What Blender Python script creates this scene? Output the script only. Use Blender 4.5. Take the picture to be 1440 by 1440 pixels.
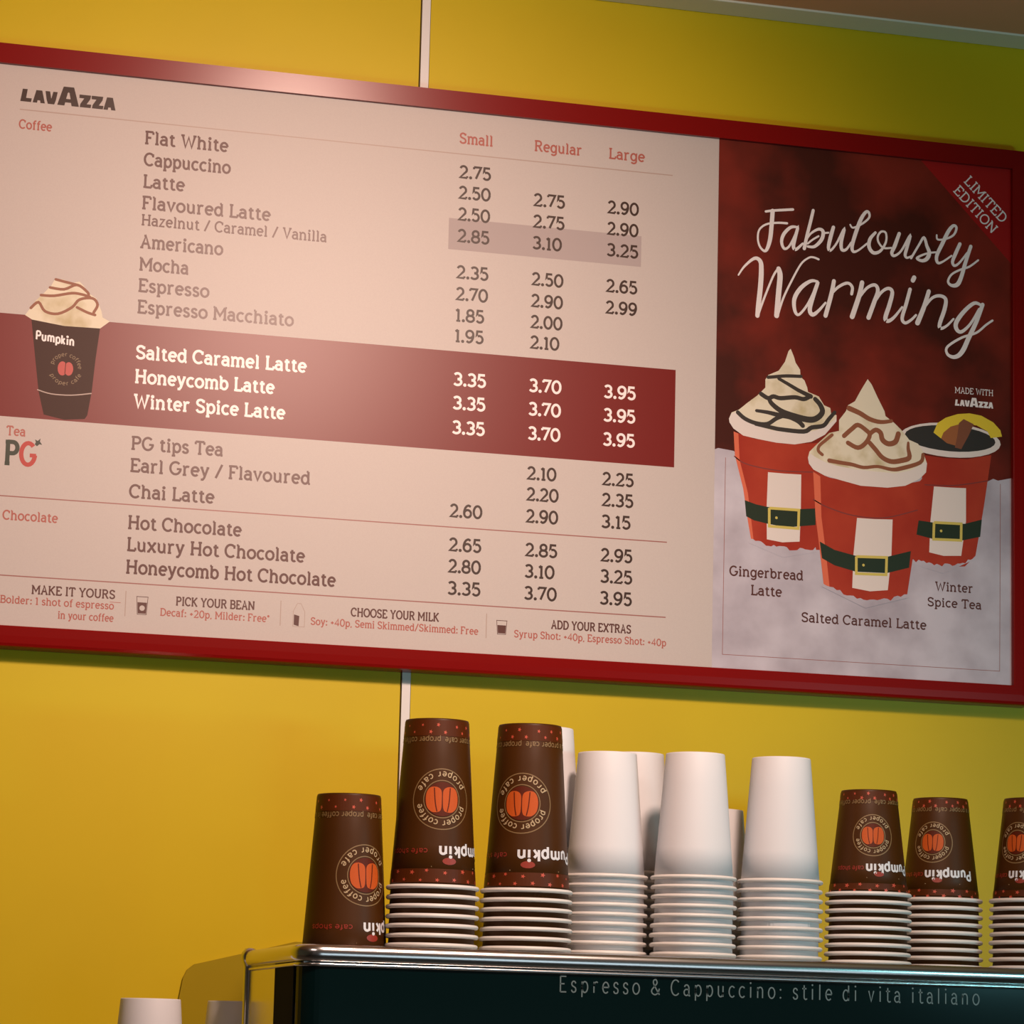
import bpy, bmesh, math, random
from mathutils import Vector, Matrix
from mathutils.geometry import delaunay_2d_cdt
random.seed(7)
for o in list(bpy.data.objects): bpy.data.objects.remove(o)
SC = bpy.context.scene
COL = SC.collection
PI = math.pi
H0 = 1.30                      # camera height above the floor; the tables below are measured from it
YW = 3.55                      # face of the yellow wall
YP = 3.526                     # face of the printed menu sheet

# ------------------------------------------------------------------ camera
cam = bpy.data.cameras.new('camera')
cam.lens = 115.0; cam.sensor_width = 36.0; cam.clip_start = 0.05
co = bpy.data.objects.new('camera', cam); COL.objects.link(co)
yaw, pitch, roll = 0.27223, 0.16883, 0.02473
fw = Vector((math.sin(yaw)*math.cos(pitch), math.cos(yaw)*math.cos(pitch), math.sin(pitch)))
rt = Vector((math.cos(yaw), -math.sin(yaw), 0)); up = rt.cross(fw)
R_ = math.cos(roll)*rt + math.sin(roll)*up
U_ = -math.sin(roll)*rt + math.cos(roll)*up
co.matrix_world = Matrix(((R_.x, U_.x, -fw.x, 0), (R_.y, U_.y, -fw.y, 0), (R_.z, U_.z, -fw.z, H0), (0, 0, 0, 1)))
SC.camera = co

# ------------------------------------------------------------------ world, lights, exposure
W = bpy.data.worlds.new('world'); SC.world = W; W.use_nodes = True
bg = W.node_tree.nodes['Background']; bg.inputs[0].default_value = (1.0, 0.80, 0.70, 1); bg.inputs[1].default_value = 0.05
def aim(o, p): o.rotation_euler = (Vector(p) - o.location).to_track_quat('-Z', 'Y').to_euler()
def lamp(name, kind, loc, target, power, color, **k):
    l = bpy.data.lights.new(name, kind); l.energy = power; l.color = color
    for a, v in k.items(): setattr(l, a, v)
    o = bpy.data.objects.new(name, l); COL.objects.link(o); o.location = loc; aim(o, target); return o
lamp('ceiling_downlight', 'SPOT', (1.00, 2.05, 2.47), (0.55, 3.55, 1.60), 116, (1.0, 0.70, 0.56), spot_size=math.radians(92), spot_blend=1.0, shadow_soft_size=0.09)
lamp('added_warm_fill', 'AREA', (-0.25, 1.5, 2.5), (0.8, 3.1, 1.4), 6, (1.0, 0.80, 0.70), shape='RECTANGLE', size=0.6, size_y=0.3)  # added warm area light, no real fixture: streak on the rail, fill at left
lamp('cool_display_light', 'AREA', (2.12, 1.75, 1.53), (1.25, 3.1, 1.40), 6.5, (0.34, 0.92, 0.98), shape='RECTANGLE', size=0.42, size_y=0.08)
lamp('cool_front_fill', 'AREA', (1.3, 1.2, 1.05), (1.1, 3.1, 1.45), 3.0, (0.72, 0.90, 1.0), shape='RECTANGLE', size=1.4, size_y=0.5)  # added cool fill from low in front, stands for no particular lamp
SC.view_settings.view_transform = 'Standard'; SC.view_settings.look = 'None'
SC.view_settings.exposure = 0.0; SC.view_settings.gamma = 1.0; SC.view_settings.use_curve_mapping = False

# ------------------------------------------------------------------ materials
def lin(c):
    return tuple(((v/255)/12.92 if v/255 <= 0.04045 else ((v/255+0.055)/1.055)**2.4) for v in c)
MATS = {}
def mat(name, rgb, rough=0.5, metal=0.0, spec=0.5, coat=0.0, bump=0.0, bscale=200, mottle=None, emit=None):
    m = bpy.data.materials.new(name); m.use_nodes = True; nt = m.node_tree
    p = nt.nodes['Principled BSDF']
    p.inputs['Base Color'].default_value = (*lin(rgb), 1)
    p.inputs['Roughness'].default_value = rough; p.inputs['Metallic'].default_value = metal
    p.inputs['Specular IOR Level'].default_value = spec; p.inputs['Coat Weight'].default_value = coat
    tc = nt.nodes.new('ShaderNodeTexCoord')
    if mottle:
        rgb2, sc, lo, hi = mottle
        n = nt.nodes.new('ShaderNodeTexNoise'); n.inputs['Scale'].default_value = sc; n.inputs['Detail'].default_value = 4
        r = nt.nodes.new('ShaderNodeMapRange'); r.inputs[1].default_value = lo; r.inputs[2].default_value = hi
        x = nt.nodes.new('ShaderNodeMix'); x.data_type = 'RGBA'
        x.inputs[6].default_value = (*lin(rgb), 1); x.inputs[7].default_value = (*lin(rgb2), 1)
        nt.links.new(tc.outputs['Object'], n.inputs['Vector']); nt.links.new(n.outputs['Fac'], r.inputs[0])
        nt.links.new(r.outputs[0], x.inputs[0]); nt.links.new(x.outputs[2], p.inputs['Base Color'])
    if bump:
        n = nt.nodes.new('ShaderNodeTexNoise'); n.inputs['Scale'].default_value = bscale
        b = nt.nodes.new('ShaderNodeBump'); b.inputs['Strength'].default_value = bump; b.inputs['Distance'].default_value = 0.002
        nt.links.new(tc.outputs['Object'], n.inputs['Vector']); nt.links.new(n.outputs['Fac'], b.inputs['Height'])
        nt.links.new(b.outputs[0], p.inputs['Normal'])
    MATS[name] = m; return m
mat('yellow_laminate', (209, 182, 14), 0.45, spec=0.25, bump=0.03, bscale=35, mottle=((202, 174, 11), 3.0, 0.35, 0.65))
mat('panel_gap', (60, 45, 12), 0.8)
mat('white_strip', (225, 220, 218), 0.45)
mat('ceiling_paint', (228, 164, 122), 0.9, bump=0.1, bscale=60)
mat('grey_trim', (232, 226, 206), 0.6)
mat('floor_tile', (110, 100, 92), 0.4, mottle=((90, 82, 76), 8, 0.3, 0.7))
mat('dark_patch_yellow', (158, 136, 2), 0.5, spec=0.2)
mat('plain_wall', (190, 180, 160), 0.8)
mat('red_frame', (126, 14, 12), 0.22, spec=0.13)
mat('menu_paper', (194, 182, 176), 0.44, spec=0.34, mottle=((190, 177, 172), 900, 0.3, 0.7))
mat('menu_red', (114, 14, 7), 0.35, spec=0.29)
mat('ink_brown', (84, 40, 32), 0.37, spec=0.36)
mat('ink_black', (52, 27, 14), 0.37, spec=0.36)
mat('ink_red', (168, 88, 76), 0.37, spec=0.36)
mat('ink_rule', (150, 95, 88), 0.37, spec=0.36)
mat('ink_rule_grey', (172, 150, 140), 0.37, spec=0.36)
mat('ink_white', (240, 228, 226), 0.37, spec=0.36)
mat('ink_grey_box', (172, 156, 154), 0.5, spec=0.28)
mat('ink_dark_green', (34, 44, 24), 0.37, spec=0.36)
mat('ink_logo_red', (178, 48, 38), 0.37, spec=0.36)
mat('poster_red', (124, 36, 22), 0.5, spec=0.15, mottle=((66, 20, 8), 7.5, 0.38, 0.62))
mat('poster_ribbon', (160, 22, 20), 0.5, spec=0.15)
mat('poster_snow', (200, 192, 202), 0.5, spec=0.2, mottle=((166, 156, 166), 16, 0.35, 0.7))
mat('poster_cream', (226, 214, 190), 0.5, spec=0.3, mottle=((186, 168, 122), 26, 0.5, 0.72))
mat('poster_rim', (226, 212, 205), 0.5, spec=0.3)
mat('poster_cup_red', (176, 62, 40), 0.5, spec=0.15, mottle=((158, 46, 30), 12, 0.35, 0.65))
mat('poster_cup_edge', (216, 104, 72), 0.5, spec=0.3)
mat('poster_collar', (120, 34, 26), 0.5)
mat('poster_chocolate', (44, 30, 18), 0.5)
mat('poster_caramel', (138, 76, 42), 0.5)
mat('poster_gold', (206, 184, 84), 0.5)
mat('poster_liquid', (36, 26, 18), 0.5)
mat('poster_lemon', (228, 196, 40), 0.5)
mat('poster_orange', (156, 88, 40), 0.5)
mat('poster_stick', (124, 66, 36), 0.5)
mat('poster_cupbrown', (62, 32, 20), 0.45, spec=0.2)
mat('cup_brown', (67, 36, 5), 0.45, spec=0.2)
mat('cup_band', (78, 34, 6), 0.45, spec=0.2)
mat('cup_orange', (184, 80, 26), 0.45, spec=0.25)
mat('cup_maroon', (84, 28, 8), 0.45, spec=0.2)
mat('cup_tan', (128, 100, 62), 0.45)
mat('cup_cream', (176, 152, 116), 0.45)
mat('cup_dot', (190, 78, 56), 0.4)
mat('cup_red_text', (140, 44, 28), 0.4)
mat('paper_white', (214, 214, 218), 0.55, spec=0.35)
mat('rim_white', (218, 214, 210), 0.45, spec=0.4)
mat('chrome', (205, 205, 205), 0.2, metal=1.0)
mat('brushed_steel', (180, 178, 174), 0.3, metal=1.0)
mat('black_matte', (10, 10, 10), 0.85, spec=0.08)
mat('dark_glass', (2, 20, 21), 0.08, spec=0.4)
mat('black_plastic', (18, 18, 18), 0.45)
mat('fascia_text', (92, 104, 104), 0.5)
mat('counter_top', (70, 66, 64), 0.35)
mat('counter_front', (96, 44, 36), 0.5)

# ------------------------------------------------------------------ mesh helpers
def inside(x, y, poly):
    c = False
    for i in range(len(poly)):
        a, b_ = poly[i-1], poly[i]
        if (a.y > y) != (b_.y > y) and x < (b_.x-a.x)*(y-a.y)/(b_.y-a.y)+a.x: c = not c
    return c
FLAT = lambda x, y: (x, y, 0.0)
class MB:
    """collects shapes that become ONE mesh object"""
    def __init__(s): s.v = []; s.f = []
    def face(s, pts):
        n = len(s.v); s.v += [tuple(p) for p in pts]; s.f.append(tuple(range(n, n+len(pts))))
    def box(s, a, b):
        (x0, y0, z0), (x1, y1, z1) = a, b; n = len(s.v)
        s.v += [(x0,y0,z0),(x1,y0,z0),(x1,y1,z0),(x0,y1,z0),(x0,y0,z1),(x1,y0,z1),(x1,y1,z1),(x0,y1,z1)]
        s.f += [tuple(n+i for i in q) for q in ((0,3,2,1),(4,5,6,7),(0,1,5,4),(1,2,6,5),(2,3,7,6),(3,0,4,7))]
    def grid(s, rows, closed=False, wrap=False):
        n = len(s.v); k = len(rows[0])
        for r in rows: s.v += [tuple(p) for p in r]
        m = len(rows)
        for i in range(m if wrap else m-1):
            for j in range(k if closed else k-1):
                a = n+i*k+j; b_ = n+i*k+(j+1) % k; i2 = (i+1) % m
                s.f.append((a, b_, n+i2*k+(j+1) % k, n+i2*k+j))
    def lathe(s, prof, seg=56, c=(0, 0, 0)):
        s.grid([[(c[0]+r*math.cos(2*PI*j/seg), c[1]+r*math.sin(2*PI*j/seg), c[2]+z) for j in range(seg)] for r, z in prof], closed=True)
    def tube(s, pts, r, seg=12):
        pts = [Vector(p) for p in pts]; rows = []; u = None
        for i, p in enumerate(pts):
            d = (pts[min(i+1, len(pts)-1)] - pts[max(i-1, 0)]).normalized()
            if u is None: u = d.orthogonal().normalized()
            u = (u - d*u.dot(d)).normalized(); w = d.cross(u)
            rows.append([p + r*(math.cos(2*PI*j/seg)*u + math.sin(2*PI*j/seg)*w) for j in range(seg)])
        s.grid(rows, closed=True); s.face(rows[0][::-1]); s.face(rows[-1])
    def ribbon(s, pts, w, mp, smooth=0):
        """flat stroke of width w (or per-point third value) laid through mp(x, y)"""
        P = [(p[0], p[1], p[2] if len(p) > 2 else w) for p in pts]
        if smooth and len(P) > 2: P = catmull(P, smooth)
        Q = [P[0]]
        for p in P[1:]:
            if math.hypot(p[0]-Q[-1][0], p[1]-Q[-1][1]) > 1e-6: Q.append(p)
        P = Q
        if len(P) < 2: return
        L, Rr = [], []
        for i, p in enumerate(P):
            a = P[max(i-1, 0)]; c = P[min(i+1, len(P)-1)]
            if 0 < i < len(P)-1:
                d1 = Vector((p[0]-a[0], p[1]-a[1])).normalized(); d2 = Vector((c[0]-p[0], c[1]-p[1])).normalized()
                d = d1+d2
                d = d.normalized() if d.length > 0.2 else d1
                k = 1/max(0.6, abs(d.dot(d1)))
            else:
                d = Vector((c[0]-a[0], c[1]-a[1])).normalized(); k = 1
            h = p[2]*0.5*k; nx, ny = -d.y, d.x
            L.append((p[0]+nx*h, p[1]+ny*h)); Rr.append((p[0]-nx*h, p[1]-ny*h))
        s.grid([[mp(*q) for q in Rr], [mp(*q) for q in L]])
        if smooth:
            for q in (P[0], P[-1]): s.disc(q[0], q[1], q[2]*0.5, mp, 10)
    def disc(s, x, y, r, mp, n=16, ry=None):
        s.face([mp(x+r*math.cos(2*PI*i/n), y+(ry or r)*math.sin(2*PI*i/n)) for i in range(n)])
    def ring(s, x, y, r, w, mp, n=40):
        s.ribbon([(x+r*math.cos(2*PI*i/n), y+r*math.sin(2*PI*i/n)) for i in range(n+1)], w, mp)
    def poly(s, pts, mp):
        a = sum(pts[i-1][0]*pts[i][1]-pts[i][0]*pts[i-1][1] for i in range(len(pts)))
        if a < 0: pts = pts[::-1]
        s.face([mp(p[0], p[1]) for p in pts])
    def merge(s, mp, eps=1e-4, step=None):
        """flat shapes drawn with (x, y, 0) points: union the overlaps, then lay them on mp(x, y)"""
        pts = [Vector((p[0], p[1])) for p in s.v]; faces = []
        for f in s.f:
            a = sum(pts[f[i-1]].x*pts[f[i]].y-pts[f[i]].x*pts[f[i-1]].y for i in range(len(f)))
            if abs(a) < 1e-14: continue
            faces.append(f if a > 0 else f[::-1])
        if step:
            x0, x1 = min(p.x for p in pts), max(p.x for p in pts); y0, y1 = min(p.y for p in pts), max(p.y for p in pts)
            for i in range(int((x1-x0)/step)+1):
                for j in range(int((y1-y0)/step)+1): pts.append(Vector((x0+(i+.5)*step, y0+(j+.5)*step)))
        r = delaunay_2d_cdt(pts, [], faces, 1, eps)
        s.v = [tuple(mp(p.x, p.y)) for p in r[0]]; s.f = []
        P = r[0]
        for f, src in zip(r[2], r[5]):
            cx = sum(P[i].x for i in f)/len(f); cy = sum(P[i].y for i in f)/len(f)
            if not any(inside(cx, cy, [pts[i] for i in faces[k]]) for k in src): continue
            a = sum(P[f[i-1]].x*P[f[i]].y-P[f[i]].x*P[f[i-1]].y for i in range(len(f)))
            s.f.append(tuple(f) if a > 0 else tuple(f)[::-1])
    def build(s, name, m, parent=None, smooth=False, loc=None):
        me = bpy.data.meshes.new(name); me.from_pydata(s.v, [], s.f); me.update()
        if smooth: me.polygons.foreach_set('use_smooth', [True]*len(me.polygons))
        me.materials.append(MATS[m] if isinstance(m, str) else m)
        o = bpy.data.objects.new(name, me); COL.objects.link(o)
        if parent: o.parent = parent
        if loc: o.location = loc
        return o
def catmull(P, n):
    out = []
    for i in range(len(P)-1):
        p0 = P[max(i-1, 0)]; p1 = P[i]; p2 = P[i+1]; p3 = P[min(i+2, len(P)-1)]
        for k in range(n):
            t = k/n
            out.append(tuple(0.5*(2*b+(c-a)*t+(2*a-5*b+4*c-d)*t*t+(3*b-a-3*c+d)*t**3) for a, b, c, d in zip(p0, p1, p2, p3)))
    return out+[tuple(P[-1])]
def bevel(o, w, seg=3):
    b = o.modifiers.new('bevel', 'BEVEL'); b.width = w; b.segments = seg; b.limit_method = 'ANGLE'
    o.data.polygons.foreach_set('use_smooth', [True]*len(o.data.polygons))
    e = o.modifiers.new('normals', 'WEIGHTED_NORMAL'); return o
def thing(name, label, cat, loc=(0, 0, 0), group=None):
    o = bpy.data.objects.new(name, None); COL.objects.link(o); o.location = loc; o.empty_display_size = 0.05
    o['label'] = label; o['category'] = cat
    if group: o['group'] = group
    return o
def tag(o, label, cat, group=None):
    o['label'] = label; o['category'] = cat
    if group: o['group'] = group
    return o
def struct(o): o['kind'] = 'structure'; return o

# ------------------------------------------------------------------ a slab-serif stroke alphabet (cap height 1)
def arc(cx, cy, rx, ry, a0, a1, n=12):
    return [(cx+rx*math.cos(math.radians(a0+(a1-a0)*i/n)), cy+ry*math.sin(math.radians(a0+(a1-a0)*i/n))) for i in range(n+1)]
def crv(*p): return catmull([tuple(q) for q in p], 5)
S_ = 0.13
def stem(x, y0, y1, b='b', t='b', s=S_):
    """upright stroke with slabs: b both sides, l left only, r right only, - none"""
    out = [[(x, y0), (x, y1)]]
    for y, k in ((y0, b), (y1, t)):
        if k != '-': out.append(('serif', [(x-(s if k in 'bl' else 0), y), (x+(s if k in 'br' else 0), y)]))
    return out
SCRV = [(.88, .80), (.74, .95), (.48, 1), (.22, .93), (.10, .76), (.22, .60), (.5, .51), (.80, .41), (.92, .23), (.80, .06), (.5, 0), (.22, .05), (.06, .21)]
def ess(w, h): return [crv(*[(x*w, y*h) for x, y in SCRV])]
X = 0.70
G = {
 ' ': (.30, []),
 'A': (.82, [[(.12, 0), (.41, 1), (.70, 0)], [(.22, .34), (.60, .34)], ('serif', [(.0, 0), (.24, 0)]), ('serif', [(.58, 0), (.82, 0)]), ('serif', [(.28, 1), (.41, 1)])]),
 'B': (.74, stem(.14, 0, 1, 'l', 'l')+[[(.14, 1), (.38, 1)]+arc(.40, .77, .22, .23, 90, -90)+[(.14, .54)], [(.40, .54)]+arc(.42, .27, .25, .27, 90, -90)+[(.14, 0)]]),
 'C': (.80, [arc(.43, .5, .37, .5, 45, 315, 20), ('serif', [(.70, .70), (.70, .98)])]),
 'D': (.82, stem(.14, 0, 1, 'l', 'l')+[[(.14, 1), (.36, 1)]+arc(.36, .5, .38, .5, 90, -90, 16)+[(.14, 0)]]),
 'E': (.70, stem(.14, 0, 1, 'l', 'l')+[[(.14, 1), (.62, 1)], [(.14, .52), (.48, .52)], [(.14, 0), (.64, 0)], ('serif', [(.62, 1), (.62, .80)]), ('serif', [(.64, 0), (.64, .22)])]),
 'F': (.66, stem(.14, 0, 1, 'b', 'l')+[[(.14, 1), (.60, 1)], [(.14, .50), (.46, .50)], ('serif', [(.60, 1), (.60, .78)])]),
 'G': (.86, [arc(.43, .5, .37, .5, 45, 350, 20)+[(.79, .44)], ('serif', [(.52, .44), (.86, .44)])]),
 'H': (.88, stem(.16, 0, 1)+stem(.72, 0, 1)+[[(.16, .52), (.72, .52)]]),
 'I': (.36, stem(.18, 0, 1, s=.14)),
 'K': (.82, stem(.14, 0, 1)+[[(.66, 1), (.16, .42)], [(.30, .58), (.68, 0)], ('serif', [(.56, 1), (.78, 1)]), ('serif', [(.58, 0), (.80, 0)])]),
 'L': (.66, stem(.16, 0, 1, 'l', 'b')+[[(.16, 0), (.62, 0)], ('serif', [(.62, 0), (.62, .24)])]),
 'M': (1.02, stem(.14, 0, 1, 'b', 'l')+stem(.88, 0, 1, 'b', 'r')+[[(.14, 1), (.51, .30), (.88, 1)]]),
 'N': (.90, stem(.14, 0, 1, 'b', 'l')+stem(.74, 0, 1, '-', 'b')+[[(.14, 1), (.74, 0)]]),
 'O': (.88, [arc(.44, .5, .38, .5, 0, 360, 26)]),
 'P': (.72, stem(.14, 0, 1, 'b', 'l')+[[(.14, 1), (.38, 1)]+arc(.40, .74, .24, .26, 90, -90)+[(.14, .48)]]),
 'R': (.80, stem(.14, 0, 1, 'b', 'l')+[[(.14, 1), (.38, 1)]+arc(.40, .75, .23, .25, 90, -90)+[(.14, .50)], [(.40, .50), (.66, 0)], ('serif', [(.60, 0), (.78, 0)])]),
 'S': (.70, [[(x*.62+.04, y) for x, y in ess(1, 1)[0]], ('serif', [(.58, .78), (.58, 1)])]),
 'T': (.76, stem(.38, 0, 1, 'b', '-')+[[(.06, 1), (.70, 1)], ('serif', [(.06, 1), (.06, .78)]), ('serif', [(.70, 1), (.70, .78)])]),
 'U': (.86, [[(.16, 1), (.16, .32)]+arc(.43, .30, .27, .30, 180, 360)+[(.70, 1)], ('serif', [(.04, 1), (.28, 1)]), ('serif', [(.58, 1), (.82, 1)])]),
 'V': (.82, [[(.12, 1), (.41, 0), (.70, 1)], ('serif', [(0, 1), (.24, 1)]), ('serif', [(.58, 1), (.82, 1)])]),
 'W': (1.14, [[(.12, 1), (.34, 0), (.57, .86), (.80, 0), (1.02, 1)], ('serif', [(0, 1), (.26, 1)]), ('serif', [(.90, 1), (1.14, 1)])]),
 'X': (.82, [[(.12, 0), (.70, 1)], [(.12, 1), (.70, 0)], ('serif', [(0, 0), (.24, 0)]), ('serif', [(.58, 0), (.82, 0)]), ('serif', [(0, 1), (.24, 1)]), ('serif', [(.58, 1), (.82, 1)])]),
 'Y': (.80, [[(.12, 1), (.40, .48), (.68, 1)], ('serif', [(0, 1), (.24, 1)]), ('serif', [(.56, 1), (.80, 1)])]+stem(.40, 0, .48, 'b', '-')),
 'Z': (.72, [[(.08, 1), (.62, 1), (.08, 0), (.66, 0)]]),
 'a': (.60, [[(.10, .56)]+arc(.27, .48, .20, .22, 140, 0, 10)+[(.47, .10), (.50, 0), (.58, 0)], [(.47, .40)]+arc(.25, .21, .19, .20, 90, 270, 12)+[(.36, .03), (.47, .14)]]),
 'b': (.66, stem(.12, 0, 1, '-', 'l')+[arc(.35, .35, .24, .35, 0, 360, 20)]),
 'c': (.58, [arc(.33, .35, .26, .35, 45, 315, 16)]),
 'd': (.68, stem(.54, 0, 1, 'r', 'l')+[arc(.31, .35, .24, .35, 0, 360, 20)]),
 'e': (.62, [[(.07, .37), (.57, .37)], arc(.32, .35, .25, .35, 4, 315, 18)]),
 'f': (.44, stem(.20, 0, .74, 'b', '-')+[[(.20, .72)]+arc(.36, .78, .16, .22, 180, 60, 8), [(.04, X), (.38, X)]]),
 'g': (.66, [arc(.31, .35, .24, .35, 0, 360, 20), [(.55, X), (.55, -.08)]+arc(.31, -.08, .24, .22, 0, -150, 10), ('serif', [(.55, X), (.64, X)])]),
 'h': (.72, stem(.14, 0, 1, 'b', 'l')+stem(.56, 0, .45, 'b', '-')+[arc(.35, .45, .21, .25, 180, 0)]),
 'i': (.34, stem(.17, 0, X, 'b', 'l')+[('dot', (.16, .95))]),
 'k': (.66, stem(.14, 0, 1, 'b', 'l')+[[(.50, X), (.16, .28)], [(.27, .41), (.52, 0)], ('serif', [(.42, X), (.62, X)]), ('serif', [(.44, 0), (.64, 0)])]),
 'l': (.34, stem(.17, 0, 1, 'b', 'l')),
 'm': (1.04, stem(.14, 0, X, 'b', 'l')+stem(.52, 0, .48, 'b', '-')+stem(.90, 0, .48, 'b', '-')+[arc(.33, .48, .19, .22, 180, 0), arc(.71, .48, .19, .22, 180, 0)]),
 'n': (.72, stem(.14, 0, X, 'b', 'l')+stem(.56, 0, .45, 'b', '-')+[arc(.35, .45, .21, .25, 180, 0)]),
 'o': (.66, [arc(.33, .35, .27, .35, 0, 360, 20)]),
 'p': (.68, stem(.14, -.30, X, 'b', 'l')+[arc(.37, .35, .24, .35, 0, 360, 20)]),
 'r': (.54, stem(.16, 0, X, 'b', 'l')+[[(.16, .42)]+arc(.36, .46, .20, .24, 170, 55, 8)]),
 's': (.52, [[(x*.42+.05, y*X) for x, y in ess(1, 1)[0]]]),
 't': (.46, [[(.20, .92), (.20, .18)]+arc(.34, .16, .14, .16, 180, 320, 8), [(.04, X), (.40, X)]]),
 'u': (.70, [[(.14, X), (.14, .25)]+arc(.34, .25, .20, .25, 180, 360)+[(.54, X)], [(.54, .3), (.54, 0)], ('serif', [(.04, X), (.14, X)]), ('serif', [(.44, X), (.54, X)]), ('serif', [(.54, 0), (.64, 0)])]),
 'v': (.64, [[(.10, X), (.32, 0), (.54, X)], ('serif', [(0, X), (.20, X)]), ('serif', [(.44, X), (.64, X)])]),
 'w': (.94, [[(.10, X), (.28, 0), (.47, .62), (.66, 0), (.84, X)], ('serif', [(0, X), (.20, X)]), ('serif', [(.74, X), (.94, X)])]),
 'x': (.64, [[(.10, 0), (.54, X)], [(.10, X), (.54, 0)], ('serif', [(0, 0), (.20, 0)]), ('serif', [(.44, 0), (.64, 0)]), ('serif', [(0, X), (.20, X)]), ('serif', [(.44, X), (.64, X)])]),
 'y': (.64, [[(.10, X), (.32, .04)], [(.54, X), (.30, -.12), (.20, -.28), (.06, -.28)], ('serif', [(0, X), (.20, X)]), ('serif', [(.44, X), (.64, X)])]),
 'z': (.58, [[(.08, X), (.48, X), (.08, 0), (.52, 0)]]),
 '0': (.74, [arc(.37, .5, .29, .5, 0, 360, 24)]),
 '1': (.44, stem(.24, 0, 1, 'b', '-', .15)+[[(.06, .84), (.24, 1)]]),
 '2': (.68, [arc(.32, .70, .24, .30, 160, -30, 12)+[(.08, 0), (.60, 0)], ('serif', [(.60, 0), (.60, .16)])]),
 '3': (.66, [arc(.30, .74, .24, .26, 150, -90, 12), arc(.30, .26, .27, .26, 90, -150, 12)]),
 '4': (.70, [[(.50, 0), (.50, 1), (.06, .28), (.66, .28)]]),
 '5': (.66, [[(.56, 1), (.16, 1), (.12, .56)]+arc(.32, .31, .25, .31, 120, -150, 14)]),
 '6': (.70, [crv((.58, .90), (.40, 1), (.20, .84), (.09, .5), (.10, .3)), arc(.35, .31, .26, .31, 0, 360, 20)]),
 '7': (.64, [[(.06, 1), (.58, 1), (.22, 0)], ('serif', [(.06, 1), (.06, .82)])]),
 '8': (.68, [arc(.34, .75, .22, .25, 0, 360, 18), arc(.34, .26, .27, .26, 0, 360, 20)]),
 '9': (.70, [crv((.12, .10), (.30, 0), (.50, .16), (.61, .5), (.60, .7)), arc(.35, .69, .26, .31, 0, 360, 20)]),
 '.': (.26, [('dot', (.13, .04))]), ',': (.26, [[(.15, .08), (.08, -.14)]]), ':': (.28, [('dot', (.14, .06)), ('dot', (.14, .58))]),
 '/': (.56, [[(.06, -.08), (.50, 1.06)]]), '+': (.56, [[(.08, .42), (.48, .42)], [(.28, .22), (.28, .62)]]),
 '*': (.40, [[(.08, .72), (.32, .94)], [(.08, .94), (.32, .72)], [(.2, .66), (.2, 1)]]),
 '&': (.80, [crv((.74, .40), (.62, .12), (.38, 0), (.14, .10), (.10, .30), (.34, .54), (.54, .76), (.44, .97), (.26, .92), (.24, .74), (.44, .42), (.76, 0))]),
 'q': (.68, stem(.54, -.30, X, 'b', '-')+[arc(.31, .35, .24, .35, 0, 360, 20)]),
}
G['é'] = (.62, G['e'][1]+[[(.28, .82), (.42, 1.0)]])
def text_width(t, sp=0.06): return sum(G[c][0]+sp for c in t)-sp
def text(mb, t, x0, z, h, mp, width=None, wt=0.125, serif=True, sp=0.06, slant=0.0):
    """lays the word in mb with its left end at x0 and its baseline at z; width squeezes it to fit"""
    k = (width/(text_width(t, sp)*h)) if width else 1.0
    x = x0; w = wt*h
    for c in t:
        adv, strokes = G[c]
        f = lambda p: (x+(p[0]+slant*p[1])*h*k, z+p[1]*h)
        for s in strokes:
            if s[0] == 'dot': mb.disc(*f(s[1]), w*0.72, mp, 10)
            elif s[0] == 'serif':
                if serif: mb.ribbon([f(p) for p in s[1]], w*0.9, mp)
            else: mb.ribbon([f(p) for p in s], w, mp)
        x += (adv+sp)*h*k
    return x
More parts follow.
